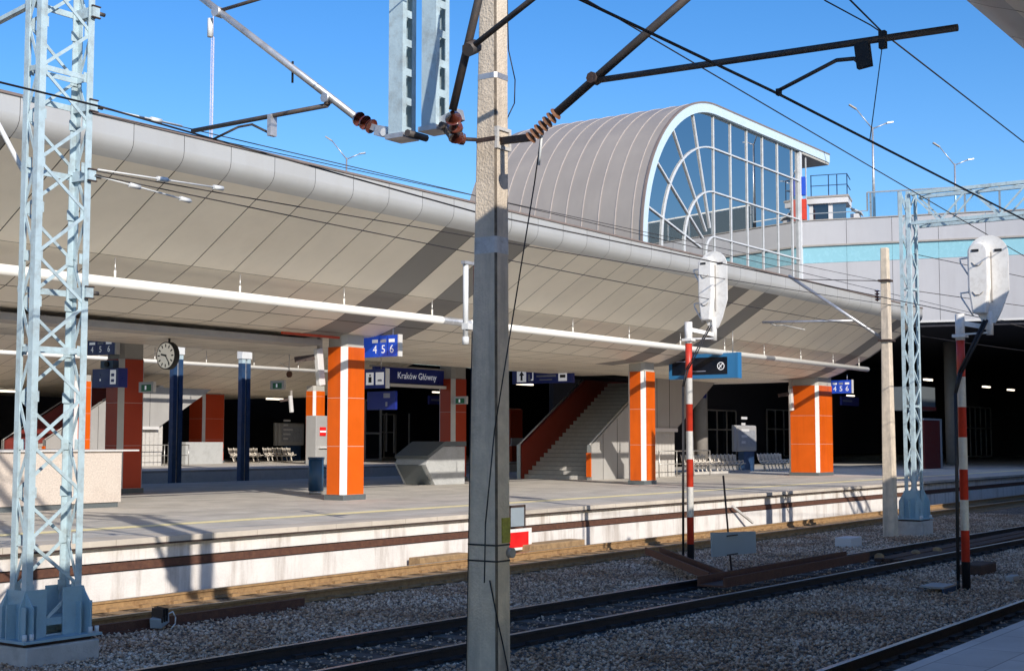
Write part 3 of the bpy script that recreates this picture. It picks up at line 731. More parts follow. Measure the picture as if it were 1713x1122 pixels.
t = thing('station_sign', 'dark blue station name sign reading Kraków Główny', 'sign', (38,33,5))
MB().box(38.1,42.25,33.0,33.15,4.46,5.03,'sign_blue').build('board', t)
MB().text('Kraków Główny',.35,(40.5,32.985,4.74),(1,0,0),Up,'sign_white').build('lettering', t)
MB().box(38.0,42.3,32.95,33.2,5.03,5.09,'tray').build('top_trim', t)
MB().box(38.2,42.2,32.85,33.05,4.32,4.43,'tube_white').build('lamp_strip', t)

for lab, x, y, z in (('green exit sign on the shaded red column below the clock', 26.4, 31.6, 3.72), ('green exit sign between the far and nearest orange columns', 33.4, 33.3, 4.05),
                     ('small green exit sign high on the red column beside the station name', 42.0, 32.1, 3.72)):
    t = thing('exit_sign', lab, 'sign', (x, y, z), 'green exit signs')
    MB().box(x,x+.1,y-.32,y+.32,z,z+.3,'strip_grey').build('housing', t)
    MB().box(x-.005,x-.001,y-.22,y+.2,z+.03,z+.22,'exit_green').box(x-.008,x-.006,y-.02,y+.05,z+.07,z+.19,'sign_white').build('pictogram', t)

# clock
t = thing('platform_clock', 'round white station clock hanging left of the nearest navy post', 'clock', (24.0,27.9,4.98))
cx, cy, cz, cr = 24.0, 27.85, 4.52, .36
MB().lathe((cx-.11,cy,cz),(cx+.2,cy,cz),[(0,cr-.03),(.0,cr),(.15,cr),(.15,cr-.03)],'black',36).build('case', t)
dial = MB().tube((cx-.112,cy,cz),(cx-.116,cy,cz),cr-.03,'clock_face',36).build('dial', t)
m = MB()
for k in range(12):
    th = 2*math.pi*k/12; r0, r1 = (.22, .3)
    m.bar((cx-.12,cy-r0*math.sin(th),cz+r0*math.cos(th)),(cx-.12,cy-r1*math.sin(th),cz+r1*math.cos(th)),.035,.004,'sign_black',(1,0,0))
m.build('hour_mark', dial)
for ang, ln, w in ((282, .18, .045), (144, .27, .032)):
    th = R(ang); MB().bar((cx-.124,cy+.04*math.sin(th),cz-.04*math.cos(th)),(cx-.124,cy-ln*math.sin(th),cz+ln*math.cos(th)),w,.004,'sign_black',(1,0,0)).build('hand', dial)
MB().tube((cx,cy,cz+cr),(cx,cy,4.98),.03,'black',8).build('hanger', t)

# floodlight brackets on columns
def flood(label, x, y, z, ztop):
    t = thing('floodlight', label, 'floodlight', (x, y, z), 'slim column floodlights')
    MB().bar((x,y,ztop),(x,y,z+.35),.1,.1,'tray').build('drop_pole', t)
    MB().bar((x-.06,y,z+.75),(x+.06,y,z-.2),.14,.22,'strip_grey').build('lamp_head', t, bevel=.02)
    MB().bar((x,y,z+.55),(x-.55,y+.35,z+.45),.09,.14,'rust_dark').build('camera', t)
flood('slim grey floodlight with camera left of the nearest orange column', 26.2, 24.6, 3.95, 5.2)
flood('slim grey floodlight on the left face of the broad orange column', 56.6, 24.9, 3.85, 5.0)
flood('small floodlight beside the far orange column', 57.2, 55.9, 4.15, 5.2)

# wheel-like ceiling fitting
t = thing('ceiling_fitting', 'small round fitting on a thin drop rod in front of the second light tube', 'ceiling fitting', (33,35,5))
MB().tube((30.6,30.0,4.97),(30.6,30.0,4.42),.015,'strip_grey',6).bar((30.6,30.0,4.55),(30.45,30.25,4.72),.03,.03,'strip_grey').build('rod', t)
MB().tube((30.58,30.0,4.36),(30.64,30.0,4.36),.1,'rust',14).build('disc', t)

# ------------------------------------------------------------------ dark hall behind, ceiling lamps
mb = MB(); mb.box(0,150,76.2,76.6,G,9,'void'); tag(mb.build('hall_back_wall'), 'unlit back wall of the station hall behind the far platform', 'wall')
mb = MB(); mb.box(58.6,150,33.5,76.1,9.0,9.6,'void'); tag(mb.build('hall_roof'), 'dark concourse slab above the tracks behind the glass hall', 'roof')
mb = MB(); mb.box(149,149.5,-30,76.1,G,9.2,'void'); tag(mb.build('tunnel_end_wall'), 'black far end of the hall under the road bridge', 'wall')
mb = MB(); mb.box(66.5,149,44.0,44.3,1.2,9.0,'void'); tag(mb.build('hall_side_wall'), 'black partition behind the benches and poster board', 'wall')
for k, (lab, x0, x1, y, z0, z1) in enumerate((('dim glazed door set in the dark hall behind the station name sign', 74.5, 78.5, 66.0, PF, 4.2), ('dim glazed door set in the dark hall above the benches', 84, 90, 43.9, 1.1, 4.4),
        ('dim glazed door set in the dark hall right of the broad orange column', 95, 104, 43.8, 1.1, 4.6), ('dim glazed wall far at the right under the bridge, left of the striped pole', 108, 118, 34.0, 1.0, 5.0))):
    t = thing('glazed_doors', lab, 'doors', ((x0+x1)/2, y, z0), 'dim glazed doors in the hall')
    f = MB(); n = max(3, int((x1-x0)/1.3))
    for j in range(n+1):
        xx = x0 + (x1-x0)*j/n; f.box(xx-.05,xx+.05,y-.08,y+.02,z0,z1,'tray')
    for zz in (z0+.02, (z0+z1)/2+.3, z1): f.box(x0,x1,y-.075,y+.015,zz,zz+.1,'tray')
    f.build('frame', t); MB().box(x0,x1,y-.03,y-.01,z0+.1,z1,'glass_dark').build('pane', t)
for lab, x, y in (('dim round pillar in the dark hall left of the stairs', 76.0, 56.5), ('dim round pillar in the dark hall right of the poster board', 80.0, 41.5), ('dim round pillar under the bridge right of the right lattice mast', 92.0, 29.0), ('dim round pillar at the far right under the bridge', 98.0, 20.0)):
    t = thing('hall_pillar', lab, 'pillar', (x, y, P), 'dim hall pillars'); MB().tube((x,y,.8),(x,y,8.9),.45,'tray',20).build('shaft', t)
for lab, x, y, z, w in (('dim blue sign in the dark hall left of the stairs', 70.0, 56.0, 4.7, 2.2), ('dim blue sign in the dark hall left of the broad orange column', 73.0, 38.5, 4.9, 2.0), ('dim blue sign under the bridge right of the broad orange column', 84.0, 33.5, 4.6, 3.0)):
    t = thing('hall_sign', lab, 'sign', (x, y, z), 'dim blue signs in the hall'); bd = MB().box(x,x+w,y,y+.12,z,z+.55,'sign_blue').build('board', t)
    m = MB(); m.box(x+.2,x+w*.6,y-.006,y-.002,z+.22,z+.34,'sign_dim'); m.build('lettering', bd)
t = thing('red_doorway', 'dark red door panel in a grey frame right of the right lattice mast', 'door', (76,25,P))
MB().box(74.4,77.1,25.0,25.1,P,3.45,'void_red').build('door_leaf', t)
MB().box(77.1,77.3,24.95,25.1,P,3.55,'grey_clad').box(74.3,77.1,24.95,25.1,3.45,3.55,'grey_clad').build('door_frame', t)
t = thing('red_band_box', 'dim grey box with a red lower edge above the red door in the shade', 'kiosk', (76,25.6,4))
MB().box(74.6,77.0,25.2,27,4.0,5.3,'granite_dark').box(74.6,77.0,25.15,25.2,4.0,4.2,'void_red').build('box', t)
for lab, x, y, w in (('lit ceiling strip left of the far orange column', 66.0, 66.0, 1.1), ('lit ceiling strip left of the red column by the station name', 82.5, 65.0, 1.2),
                     ('lit ceiling strip under the arrow end of the direction sign', 74.0, 51.2, 1.3), ('lit ceiling strip under the bus end of the direction sign', 78.9, 51.2, 1.1),
                     ('small lit ceiling strip just right of the staircase cladding', 92.5, 47.9, .9), ('lit ceiling strip above the poster board', 93.5, 45.3, 1.2),
                     ('lit ceiling strip between poster board and broad orange column', 97.5, 45.2, 1.2), ('lit ceiling strip just right of the right lattice mast', 82.5, 27.4, .9),
                     ('lit ceiling strip right of the striped pole under the bridge', 95.8, 27.8, 1.0), ('lit ceiling strip at the far right under the bridge', 102.5, 28.0, 1.0),
                     ('lit ceiling strip right of the broad orange column', 108.0, 42.3, 1.0), ('lit ceiling strip at the far left behind the lattice mast', 46.0, 66.5, 1.1)):
    t = thing('ceiling_lamp', lab, 'lamp', (x, y, 6.0), 'lit ceiling strips in the dark hall')
    z = 5.95 if x > 66 else 5.05 if x > 60 else 5.0
    MB().box(x-w*.65,x+w*.65,y-.1,y+.1,z,z+.1,'lamp_on').build('diffuser', t)
    MB().box(x-w*.7,x+w*.7,y-.14,y+.14,z+.1,z+.16,'black').build('housing', t)

# ------------------------------------------------------------------ barrel vaulted glass hall
VY, VB = 33.0, 43.6
CX0, CZ0, RO, XR, ZB = 65.35, 12.1, 8.05, 80.9, 7.0
t = thing('vaulted_hall', 'barrel vaulted station hall with taupe ribbed roof and arched blue glass front', 'building', (68,33,ZB))
def outline(r, x1, zb=ZB, n=28):
    pts = [(CX0 - r, zb)] if zb < CZ0 - .01 else []
    for k in range(n+1):
        th = math.pi - (math.pi/2)*k/n; pts.append((CX0 + r*math.cos(th), CZ0 + r*math.sin(th)))
    pts.append((x1, CZ0 + r)); return pts
o1 = outline(RO, XR); mb = MB()
for (xa, za), (xb, zb) in zip(o1[:-1], o1[1:]): mb.add([(xa,VY-.2,za),(xb,VY-.2,zb),(xb,VB,zb),(xa,VB,za)],[(0,1,2,3)],'barrel',True)
mb.build('barrel_roof', t)
mb = MB()
for y in np.arange(VY+.35, VB, .97):
    for (xa, za), (xb, zb) in zip(o1[:-2], o1[1:-1]): mb.bar((xa,y,za),(xb,y,zb),.05,.05,'barrel_seam',(0,1,0))
mb.build('roof_seam', t)
# blue band on the gable edge
def band(ra, rb, y0, y1, m, xr, zb=ZB):
    A = outline(ra, xr, zb); B = outline(rb, xr, zb); q = MB()
    for i in range(len(A)-1):
        q.add([(A[i][0],y0,A[i][1]),(A[i+1][0],y0,A[i+1][1]),(B[i+1][0],y0,B[i+1][1]),(B[i][0],y0,B[i][1]),
               (A[i][0],y1,A[i][1]),(A[i+1][0],y1,A[i+1][1]),(B[i+1][0],y1,B[i+1][1]),(B[i][0],y1,B[i][1])],
              [(0,1,2,3),(4,5,6,7),(0,1,5,4),(3,2,6,7)], m)
    return q
band(RO-.03, RO-.5, VY-.25, VY-.012, 'band_blue', XR-.01).build('gable_band', t)
band(RO+.06, RO-.028, VY-.27, VY-.15, 'roof_edge', XR).build('roof_edge', t)
mb = MB(); mb.box(76.78,XR-.02,VY-.2,VB,19.5,19.62,'beige'); mb.box(XR-.3,XR-.015,VY-.24,VB,19.622,20.1,'band_blue'); mb.build('eaves_soffit', t)
# glazing sheet
gp = outline(RO-.45, 76.6); gp = gp + [(76.6, ZB)]
MB().add([(x,VY,z) for x, z in gp],[tuple(range(len(gp)))],'glass_vault').build('glazing', t)
mb = MB()
for i in range(7):
    x = 65.35 + 2.04*i; mb.box(x-.032,x+.032,VY-.07,VY-.01,ZB,19.62,'mullion')
mb.box(76.45,76.75,VY-.16,VY+.2,ZB,19.6,'mullion')
for th in (167, 147, 127, 108):
    c, s_ = math.cos(R(th)), math.sin(R(th)); mb.bar((CX0+1.6*c,VY-.045,CZ0+1.6*s_-.1),(CX0+7.6*c,VY-.045,CZ0+7.6*s_),.08,.07,'mullion',(0,1,0))
mb.build('mullion', t)
mb = MB()
for r in (5.75, 3.4, 1.0):
    A = outline(r, 76.5)
    for (xa, za), (xb, zb) in zip(A[:-1], A[1:]): mb.bar((xa,VY-.05,za),(xb,VY-.05,zb),.075,.085,'mullion',(0,1,0))
mb.build('arched_bar', t)
# body behind the glass, dark
MB().prism(outline(RO-.12, 76.6) + [(76.6, ZB)],'y',VB-.3,VB-.05,'grey_clad').build('rear_wall', t)
mb = MB(); mb.box(76.5,76.6,VY+.2,VB-.31,ZB,19.5,'grey_clad'); mb.build('side_wall', t)
mb = MB(); mb.box(57.5,76.6,VY+.1,VB,ZB,ZB+.3,'tar'); mb.build('floor_slab', t)

# ------------------------------------------------------------------ road bridge at the right
B0 = Vector((76.75,32.9,0)); D = Vector((.274,-.961,0)).normalized(); Nn = Vector((-D.y*-1, D.x*-1, 0)); Nn = Vector((D.y, -D.x, 0))
if Nn.x > 0: Nn = -Nn         # outward, towards the camera
def bp(s, z, o=0.0): q = B0 + D*s + Nn*o; return (q.x, q.y, z)
def bslab(mb, s0, s1, z0, z1, o0, o1, m):
    mb.add([bp(s0,z0,o0),bp(s1,z0,o0),bp(s1,z0,o1),bp(s0,z0,o1),bp(s0,z1,o0),bp(s1,z1,o0),bp(s1,z1,o1),bp(s0,z1,o1)],
           [(3,2,1,0),(4,5,6,7),(0,1,5,4),(1,2,6,5),(2,3,7,6),(3,0,4,7)], m)
t = thing('road_bridge', 'pale lilac road bridge with a teal glass band crossing above the tracks', 'bridge', bp(0,9.2))
up_ = MB(); lo = MB(); te = MB(); bk = MB(); s = 0
while s < 44:
    bslab(up_, s+.012, s+2.588, 13.95, 15.4, -.02, .1, 'bridge_panel'); bslab(lo, s+.012, s+2.588, 9.25, 12.85, -.02, .1, 'bridge_panel')
    bslab(te, s+.006, s+2.594, 12.87, 13.85, -.02, .05, 'bridge_teal'); s += 2.6
up_.build('upper_panel', t); lo.build('lower_panel', t); te.build('glass_band', t)
bslab(bk, 0, 44.2, 9.2, 15.3, -.5, -.03, 'gap'); bk.build('core', t)
mb = MB(); bslab(mb, 0, 44.2, 13.85, 13.95, .0, .16, 'tray'); bslab(mb, 0, 44.2, 15.4, 15.46, -.3, .16, 'tray'); bslab(mb, 0, 44.2, 9.14, 9.25, -.4, .12, 'strip_grey'); mb.build('trim', t)
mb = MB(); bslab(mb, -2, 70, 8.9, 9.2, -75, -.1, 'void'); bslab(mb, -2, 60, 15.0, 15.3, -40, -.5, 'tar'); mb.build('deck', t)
# balustrade on the bridge
t = thing('balustrade', 'glass balustrade with grey top rail on the bridge', 'balustrade', bp(4,15.4))
mb = MB(); mb.bar(bp(3.8,17.0,-.3),bp(44,17.0,-.3),.08,.08,'steel_rail'); mb.bar(bp(0.4,15.9,-.3),bp(3.8,15.9,-.3),.05,.05,'steel_rail'); mb.bar(bp(3.8,15.9,-.3),bp(3.8,17.0,-.3),.08,.08,'steel_rail'); mb.build('top_rail', t)
mb = MB(); bslab(mb, 3.85, 44, 15.5, 16.93, -.31, -.29, 'glass_rail'); mb.build('pane', t)
for s in (4.0, 5.6, 7.3, 9.3, 11.2, 13.1, 15): MB().bar(bp(s,15.4,-.3),bp(s,16.95,-.3),.1,.1,'steel_rail').build('post', t)
# kiosk on the bridge deck
t = thing('deck_kiosk', 'small white stair kiosk with dark roof railing on the bridge deck', 'kiosk', bp(1.3,15.4,-2.5))
mb = MB(); bslab(mb, .2, .42, 15.3, 16.75, -3.8, -2.0, 'kiosk_white'); bslab(mb, 1.35, 1.6, 15.3, 16.75, -2.3, -2.0, 'kiosk_white'); bslab(mb, .2, 2.5, 15.3, 15.6, -3.8, -2.0, 'kiosk_white'); mb.build('wall', t)
mb = MB(); bslab(mb, .42, 1.35, 15.6, 16.7, -2.16, -2.1, 'glass_dark'); bslab(mb, 1.6, 2.4, 15.6, 16.7, -2.16, -2.1, 'glass_vault'); mb.build('pane', t)
mb = MB(); bslab(mb, .1, 2.55, 16.75, 17.1, -4.0, -1.8, 'kiosk_white'); bslab(mb, .1, 2.6, 17.1, 17.22, -4.0, -1.75, 'tray'); mb.build('roof_slab', t)
mb = MB()
for s in (.35, 1.4, 1.9, 2.5): mb.bar(bp(s,17.2,-1.85),bp(s,18.5,-1.85),.05,.05,'navy')
for z in (17.85, 18.5): mb.bar(bp(.3,z,-1.85),bp(2.5,z,-1.85),.045,.045,'navy'); mb.bar(bp(2.5,z,-1.85),bp(2.5,z,-3.9),.045,.045,'navy')
mb.build('roof_railing', t)
t = thing('shed', 'small pale shed with sloping roof right of the white kiosk', 'shed', bp(2.9,15.4,-3))
mb = MB(); bslab(mb, 2.62, 3.15, 15.3, 16.1, -3.6, -2.3, 'kiosk_white'); mb.build('wall', t)
mb = MB(); mb.add([bp(2.6,16.45,-2.2),bp(3.3,16.1,-2.2),bp(3.3,16.1,-3.7),bp(2.6,16.45,-3.7),bp(2.6,16.53,-2.2),bp(3.3,16.18,-2.2),bp(3.3,16.18,-3.7),bp(2.6,16.53,-3.7)],[(3,2,1,0),(4,5,6,7),(0,1,5,4),(1,2,6,5),(2,3,7,6),(3,0,4,7)],'strip_grey'); mb.build('roof', t)
mb = MB(); bslab(mb, .03, .24, 17.0, 18.1, -.25, .15, 'sign_blue_lit'); tag(mb.build('blue_sign'), 'small upright blue panel beside the glass hall above the bridge', 'sign')
mb = MB(); bslab(mb, .03, .28, 15.5, 16.75, -.25, .15, 'sig_red'); tag(mb.build('advert_pylon'), 'small upright red panel beside the glass hall above the bridge', 'sign')  # plain upright red panel, purpose unknown

# added unseen blocks that shade the right end of platform and track
mb = MB(); mb.box(42,47,-32,1.0,P,11.0,'bridge_panel'); mb.box(47,130,-32,1.0,P,18.0,'bridge_panel'); tag(mb.build('station_building'), 'pale station block beside the near platform, outside the picture', 'building')

# ------------------------------------------------------------------ street lamps and radio mast
def lamp(label, x, y, z0, z1, h2, kind):
    t = thing('street_lamp', label, 'street lamp', (x, y, z0), 'double arm street lamps')
    u = Vector((.576,-.817,0))
    MB().tube((x,y,z0),(x,y,z1),.10,'alu',10,.055).build('pole', t)
    for (du, dz) in ((-.95, 1.1), (.85, .25)):
        q = Vector((x,y,z1)) + u*du + Vector((0,0,dz))
        MB().tube((x,y,z1-.1),q,.035,'alu',8).build('arm', t)
        MB().bar(q, q + u*(du*.45) + Vector((0,0,dz*.25)), .2, .07, 'tray' if dz > 1 else 'alu').build('lamp_head', t)
q = bp(4.15, 0, -.8); lamp('tall double arm street lamp on the bridge above the white kiosk', q[0], q[1], 15.3, 21.0, 1, 0)
lamp('small double arm street lamp beyond the balustrade at the right', 88.4, 27.3, 15.3, 20.2, 1, 0)
lamp('pale distant street lamp rising behind the canopy left of the hanging posts', 65.7, 59.5, 9.6, 20.6, 1, 0)
t = thing('radio_mast', 'thin pale red and white radio mast far behind the canopy', 'radio mast', (244,268.4,0))
mx, my = 244.0, 268.4
mb = MB(); hh = 108; rad = .42
pts = [(mx+rad*math.cos(k*2.094), my+rad*math.sin(k*2.094)) for k in range(3)]
for (x, y) in pts: mb.tube((x,y,0),(x,y,hh),.06,'red_white',5)
z = 40
while z < hh-1.3:
    for k in range(3):
        p_, q_ = pts[k], pts[(k+1)%3]; mb.tube((*p_,z),(*q_,z+1.2),.03,'red_white',4,cap=False); mb.tube((*q_,z),(*p_,z),.03,'red_white',4,cap=False)
    z += 1.2
mb.build('lattice', t); MB().tube((mx,my,hh),(mx,my,hh+6),.12,'red_white',5).build('antenna', t)

# ------------------------------------------------------------------ lattice masts / portals
def angle_leg(mb, x, y, z0, z1, sx, sy, w, th, m):
    mb.box(min(x,x+sx*w),max(x,x+sx*w),min(y,y+sy*th),max(y,y+sy*th),z0,z1,m)
    mb.box(min(x,x+sx*th),max(x,x+sx*th),min(y+sy*th,y+sy*w),max(y+sy*th,y+sy*w),z0,z1,m)
def lattice(t, cx, cy, wx, wy, z0, z1, leg, bay, m, d=.045):
    for sx in (-1, 1):
        for sy in (-1, 1):
            mb = MB(); angle_leg(mb, cx+sx*wx/2, cy+sy*wy/2, z0, z1, -sx, -sy, leg, .012, m); mb.build('leg', t)
    br = MB(); n = int((z1-z0)/bay); bz = (z1-z0)/n; e = .018
    for k in range(n):
        a_, b_ = z0 + k*bz, z0 + (k+1)*bz; fl = k % 2
        for (s, w) in ((-1, 1), (1, -1)):
            y = cy + s*(wy/2 - e); xa, xb = cx - wx/2 + .05, cx + wx/2 - .05
            if fl ^ (s > 0): xa, xb = xb, xa
            br.bar((xa,y,a_+.03),(xb,y,b_-.03),.012,d,m,(0,0,1)) if False else br.add(*flat((xa,y,a_+.02),(xb,y,b_-.02),(0,1,0),d,.012),m)
            x = cx + s*(wx/2 - e); ya, yb = cy - wy/2 + .05, cy + wy/2 - .05
            if fl ^ (s > 0): ya, yb = yb, ya
            br.add(*flat((x,ya,a_+.02),(x,yb,b_-.02),(1,0,0),d,.012),m)
        if k % 6 == 0:
            for s in (-1, 1):
                br.box(cx-wx/2+.02,cx+wx/2-.02,cy+s*(wy/2-.03)-.006,cy+s*(wy/2-.03)+.006,a_-.03,a_+.03,m); br.box(cx+s*(wx/2-.03)-.006,cx+s*(wx/2-.03)+.006,cy-wy/2+.02,cy+wy/2-.02,a_-.03,a_+.03,m)
        # gussets at the nodes
        for s in (-1, 1):
            y = cy + s*(wy/2 - .026)
            for xx in (cx-wx/2+.07, cx+wx/2-.07): br.box(xx-.05,xx+.05,y-.004,y+.004,a_-.06,a_+.06,m)
    br.build('bracing', t)
def flat(p, q, nrm, w, th):
    p = Vector(p); q = Vector(q); d = (q-p).normalized(); n = Vector(nrm); s = d.cross(n).normalized()*(w/2); n = n*(th/2)
    vs = [p-s-n,p+s-n,p+s+n,p-s+n,q-s-n,q+s-n,q+s+n,q-s+n]
    return vs, [(0,1,2,3),(7,6,5,4),(0,4,5,1),(1,5,6,2),(2,6,7,3),(3,7,4,0)]
def mast_base(t, cx, cy, wx, wy, z0, z1, k=1.0):
    """stiffened foot: box sides with sloping shoulders, ribs, base plate with bolts, concrete block"""
    m = 'steel_blue_base'; mb = MB()
    for s in (-1, 1):
        y = cy + s*(wy/2+.012)
        for sx in (-1, 1):
            xo = cx + sx*(wx/2+.09); xi = cx + sx*(wx/2-.26); xm = cx + sx*(wx/2+.02)
            mb.prism([(xi,z0),(xo,z0),(xo,z0+.34*k),(xm,z1),(xi,z1)],'y',y-.008,y+.008,m)
            for xx in (xo-.02*sx, cx+sx*(wx/2-.08)): mb.box(xx-.008,xx+.008,min(y,y+s*.09),max(y,y+s*.09),z0,z0+.36*k,m)
        x = cx + s*(wx/2+.012); mb.prism([(cy-wy/2-.16,z0),(cy+wy/2+.16,z0),(cy+wy/2+.16,z0+.34*k),(cy+wy/2,z1),(cy-wy/2,z1),(cy-wy/2-.16,z0+.34*k)],'x',x-.008,x+.008,m)
        for yy in (cy,): mb.box(min(x,x+s*.13),max(x,x+s*.13),yy-.008,yy+.008,z0,z0+.38*k,m)
    mb.box(cx-wx/2,cx+wx/2,cy-wy/2,cy+wy/2,z0+.12,z0+.2,m)
    mb.build('foot', t)
    mb = MB(); mb.box(cx-wx/2-.15,cx+wx/2+.15,cy-wy/2-.2,cy+wy/2+.2,z0-.03,z0,m)
    for xx in (-1,1):
        for yy in (-1,1): 
            mb.tube((cx+xx*(wx/2+.11),cy+yy*(wy/2+.15),z0),(cx+xx*(wx/2+.11),cy+yy*(wy/2+.15),z0+.07),.025,'white_steel',8)
            mb.tube((cx+xx*(wx/2+.02),cy+yy*(wy/2+.15),z0),(cx+xx*(wx/2+.02),cy+yy*(wy/2+.15),z0+.07),.025,'white_steel',8)
    mb.build('base_plate', t)
    mb = MB()
    mb.box(cx-wx/2-.12,cx+wx/2+.12,cy-wy/2-.2,cy+wy/2+.2,G-.2,z0-.07,'concrete_light'); mb.box(cx-wx/2-.12,cx+wx/2+.05,cy-wy/2-.15,cy+wy/2+.15,z0-.071,z0-.03,'rust_dark')
    mb.build('foundation', t, bevel=.03)
def truss(t, x, hw, y0, y1, z0, z1, m):
    for sx in (-1, 1):
        for z in (z0, z1):
            MB().box(x+sx*hw-.045,x+sx*hw+.045,y0,y1,z-.045,z+.045,m).build('chord', t)
    br = MB(); n = max(2, int(abs(y1-y0)/.75)); dy = (y1-y0)/n
    for k in range(n):
        ya, yb = y0+k*dy, y0+(k+1)*dy; u = k % 2
        for sx in (-1, 1): br.add(*flat((x+sx*hw,ya,z0 if u else z1),(x+sx*hw,yb,z1 if u else z0),(1,0,0),.05,.012),m)
        for z in (z0, z1): br.add(*flat((x-hw if u else x+hw,ya,z),(x+hw if u else x-hw,yb,z),(0,0,1),.05,.012),m)
    br.build('web', t)

LX, LY = 9.87, 13.46
t = thing('lattice_mast', 'pale blue lattice mast on a concrete block at the left edge', 'catenary mast', (LX, LY, G))
lattice(t, LX, LY, .74, .30, .12, 9.3, .085, .52, 'steel_blue', .038); mast_base(t, LX, LY, .74, .30, .13, .66)
mb = MB()
for z in (5.44, 6.27, 7.4, 4.05):
    mb = MB(); mb.box(LX+.31,LX+.41,LY-.19,LY+.19,z-.06,z+.06,'steel_blue'); mb.box(LX+.30,LX+.42,LY-.2,LY-.17,z-.075,z-.06,'rust_dark'); mb.box(LX+.30,LX+.42,LY-.2,LY-.17,z+.06,z+.075,'rust_dark'); mb.tube((LX+.41,LY-.16,z),(LX+.5,LY-.16,z),.025,'dark_tube',8); mb.build('clamp', t)
    MB().box(LX-.36,LX+.30,LY+.155,LY+.175,z-.035,z+.035,'steel_blue').build('cross_tie', t)
truss(t, LX, .35, 6.9, LY-.2, 8.45, 9.25, 'steel_blue')
t = thing('lattice_mast', 'pale blue lattice mast at the right, carrying the gantry beam', 'catenary mast', (36.3, 12.5, G))
lattice(t, 36.3, 12.5, .62, .30, .1, 9.0, .10, .5, 'steel_blue', .05); mast_base(t, 36.3, 12.5, .62, .30, .28, 1.0, 1.3)
truss(t, 36.3, .33, -3.0, 12.3, 8.12, 8.92, 'steel_blue')

# hanging posts with slots (drop from the left gantry beam)
def drop_post(label, x, y, zb, cx_sh):
    t = thing('drop_post', label, 'drop post', (x, y, 9.0), 'slotted posts hanging from the gantry')
    w, d = .20, .17; mb = MB(); m = 'steel_blue'
    mb.box(x-w/2,x+w/2,y+d/2-.01,y+d/2,zb,9.1,m); mb.box(x-w/2,x-w/2+.01,y-d/2+.011,y+d/2-.011,zb,9.1,m); mb.box(x+w/2-.01,x+w/2,y-d/2+.011,y+d/2-.011,zb,9.1,m)
    # slotted front face
    mb.box(x-w/2,x-w/2+.055,y-d/2,y-d/2+.01,zb,9.1,m); mb.box(x+w/2-.055,x+w/2,y-d/2,y-d/2+.01,zb,9.1,m)
    z = zb + .06
    mb.box(x-w/2+.055,x+w/2-.055,y-d/2,y-d/2+.01,zb,z,m)
    while z < 9.0:
        mb.box(x-w/2+.055,x+w/2-.055,y-d/2,y-d/2+.01,z+.21,z+.28,m); z += .28
    mb.build('channel', t)
    fo = MB(); fo.box(x-.12,x+.12,y-.11,y+.11,zb-.05,zb-.005,'alu'); fo.tube((x-.14,y-.18,zb-.03),(x+.14,y-.18,zb-.03),.035,'dark_tube',8); fo.bar((x,y,zb),(x,y+cx_sh*.3,zb+.08),.1,.1,'alu')
    fo.build('foot_bracket', t)
drop_post('left of the two slotted pale posts hanging from the gantry', 9.87, 8.24, 5.2, 1)
drop_post('right of the two slotted pale posts hanging beside the concrete pole', 9.87, 7.84, 5.22, -1)

def insulator(mb, p, q, n, r, m, r0=.02):
    p = Vector(p); q = Vector(q); L_ = (q-p).length; prof = []
    for k in range(n):
        a_ = L_*k/n; s = L_/n; prof += [(a_+.001, r0), (a_+s*.25, r), (a_+s*.5, r*.9), (a_+s*.75, r0)]
    prof.append((L_, r0)); return mb.lathe(p, q, prof, m, 12)

# cantilever of the middle track (up to the left)
X = 9.87
t = thing('cantilever', 'pale aluminium cantilever reaching up left from the left hanging post', 'cantilever', (X, 8.4, 5.2))
MB().tube((X,8.78,5.42),(X,11.8,7.6),.038,'alu',12).build('main_tube', t)
mb = MB(); insulator(mb, (X,8.6,5.32),(X,8.84,5.46),3,.075,'insul'); mb.build('insulator', t)
MB().bar((X,8.3,5.2),(X,8.62,5.33),.06,.06,'alu').tube((X-.06,8.42,5.24),(X+.06,8.42,5.24),.04,'white_steel',8).build('pivot', t)
MB().tube((X,9.2,5.62),(X,11.15,5.62),.024,'dark_tube',10).tube((X,9.2,5.62),(X,9.22,5.72),.03,'dark_tube',8).build('registration_tube', t)
MB().path([(X,9.96,5.43),(X,10.25,5.57),(X,10.45,5.57),(X,10.82,5.49)],.013,'dark_tube',8).build('steady_arm', t)
mb = MB(); mb.bar((X,9.96,5.63),(X,9.96,5.41),.05,.09,'alu'); mb.tube((X-.05,9.2,5.69),(X+.05,9.2,5.69),.05,'alu',8); mb.tube((X-.05,10.78,6.85),(X+.05,10.78,6.85),.06,'alu',8); mb.tube((X,9.68,6.14),(X,9.68,5.92),.012,'black',6)
mb.tube((X,10.9,6.8),(X,10.9,6.6),.03,'white_steel',8); build_split(mb, 'clamp', t)
MB().tube((X,10.78,6.86),(X,10.1,6.88),.02,'dark_tube',8).build('upper_arm', t)

# cantilever of the right hanging post, crossing in front of the pole
X = 9.2
t = thing('cantilever', 'dark cantilever rising from the right hanging post past the concrete pole', 'cantilever', (9.6,7.6,5.2))
MB().tube((9.28,7.18,5.17),(9.15,6.55,6.9),.036,'dark_tube',12).build('main_tube', t)
mb = MB(); insulator(mb, (9.55,7.34,4.98),(9.29,7.19,5.16),3,.075,'insul'); mb.build('insulator', t)
MB().bar((9.85,7.7,5.2),(9.55,7.36,4.99),.06,.06,'dark_tube').build('pivot', t)
MB().tube((9.2,6.92,5.66),(9.0,5.6,6.15),.026,'dark_tube',10).build('arm', t)
MB().tube((9.15,6.92,5.63),(9.27,6.92,5.69),.06,'dark_tube',8).build('clamp', t)

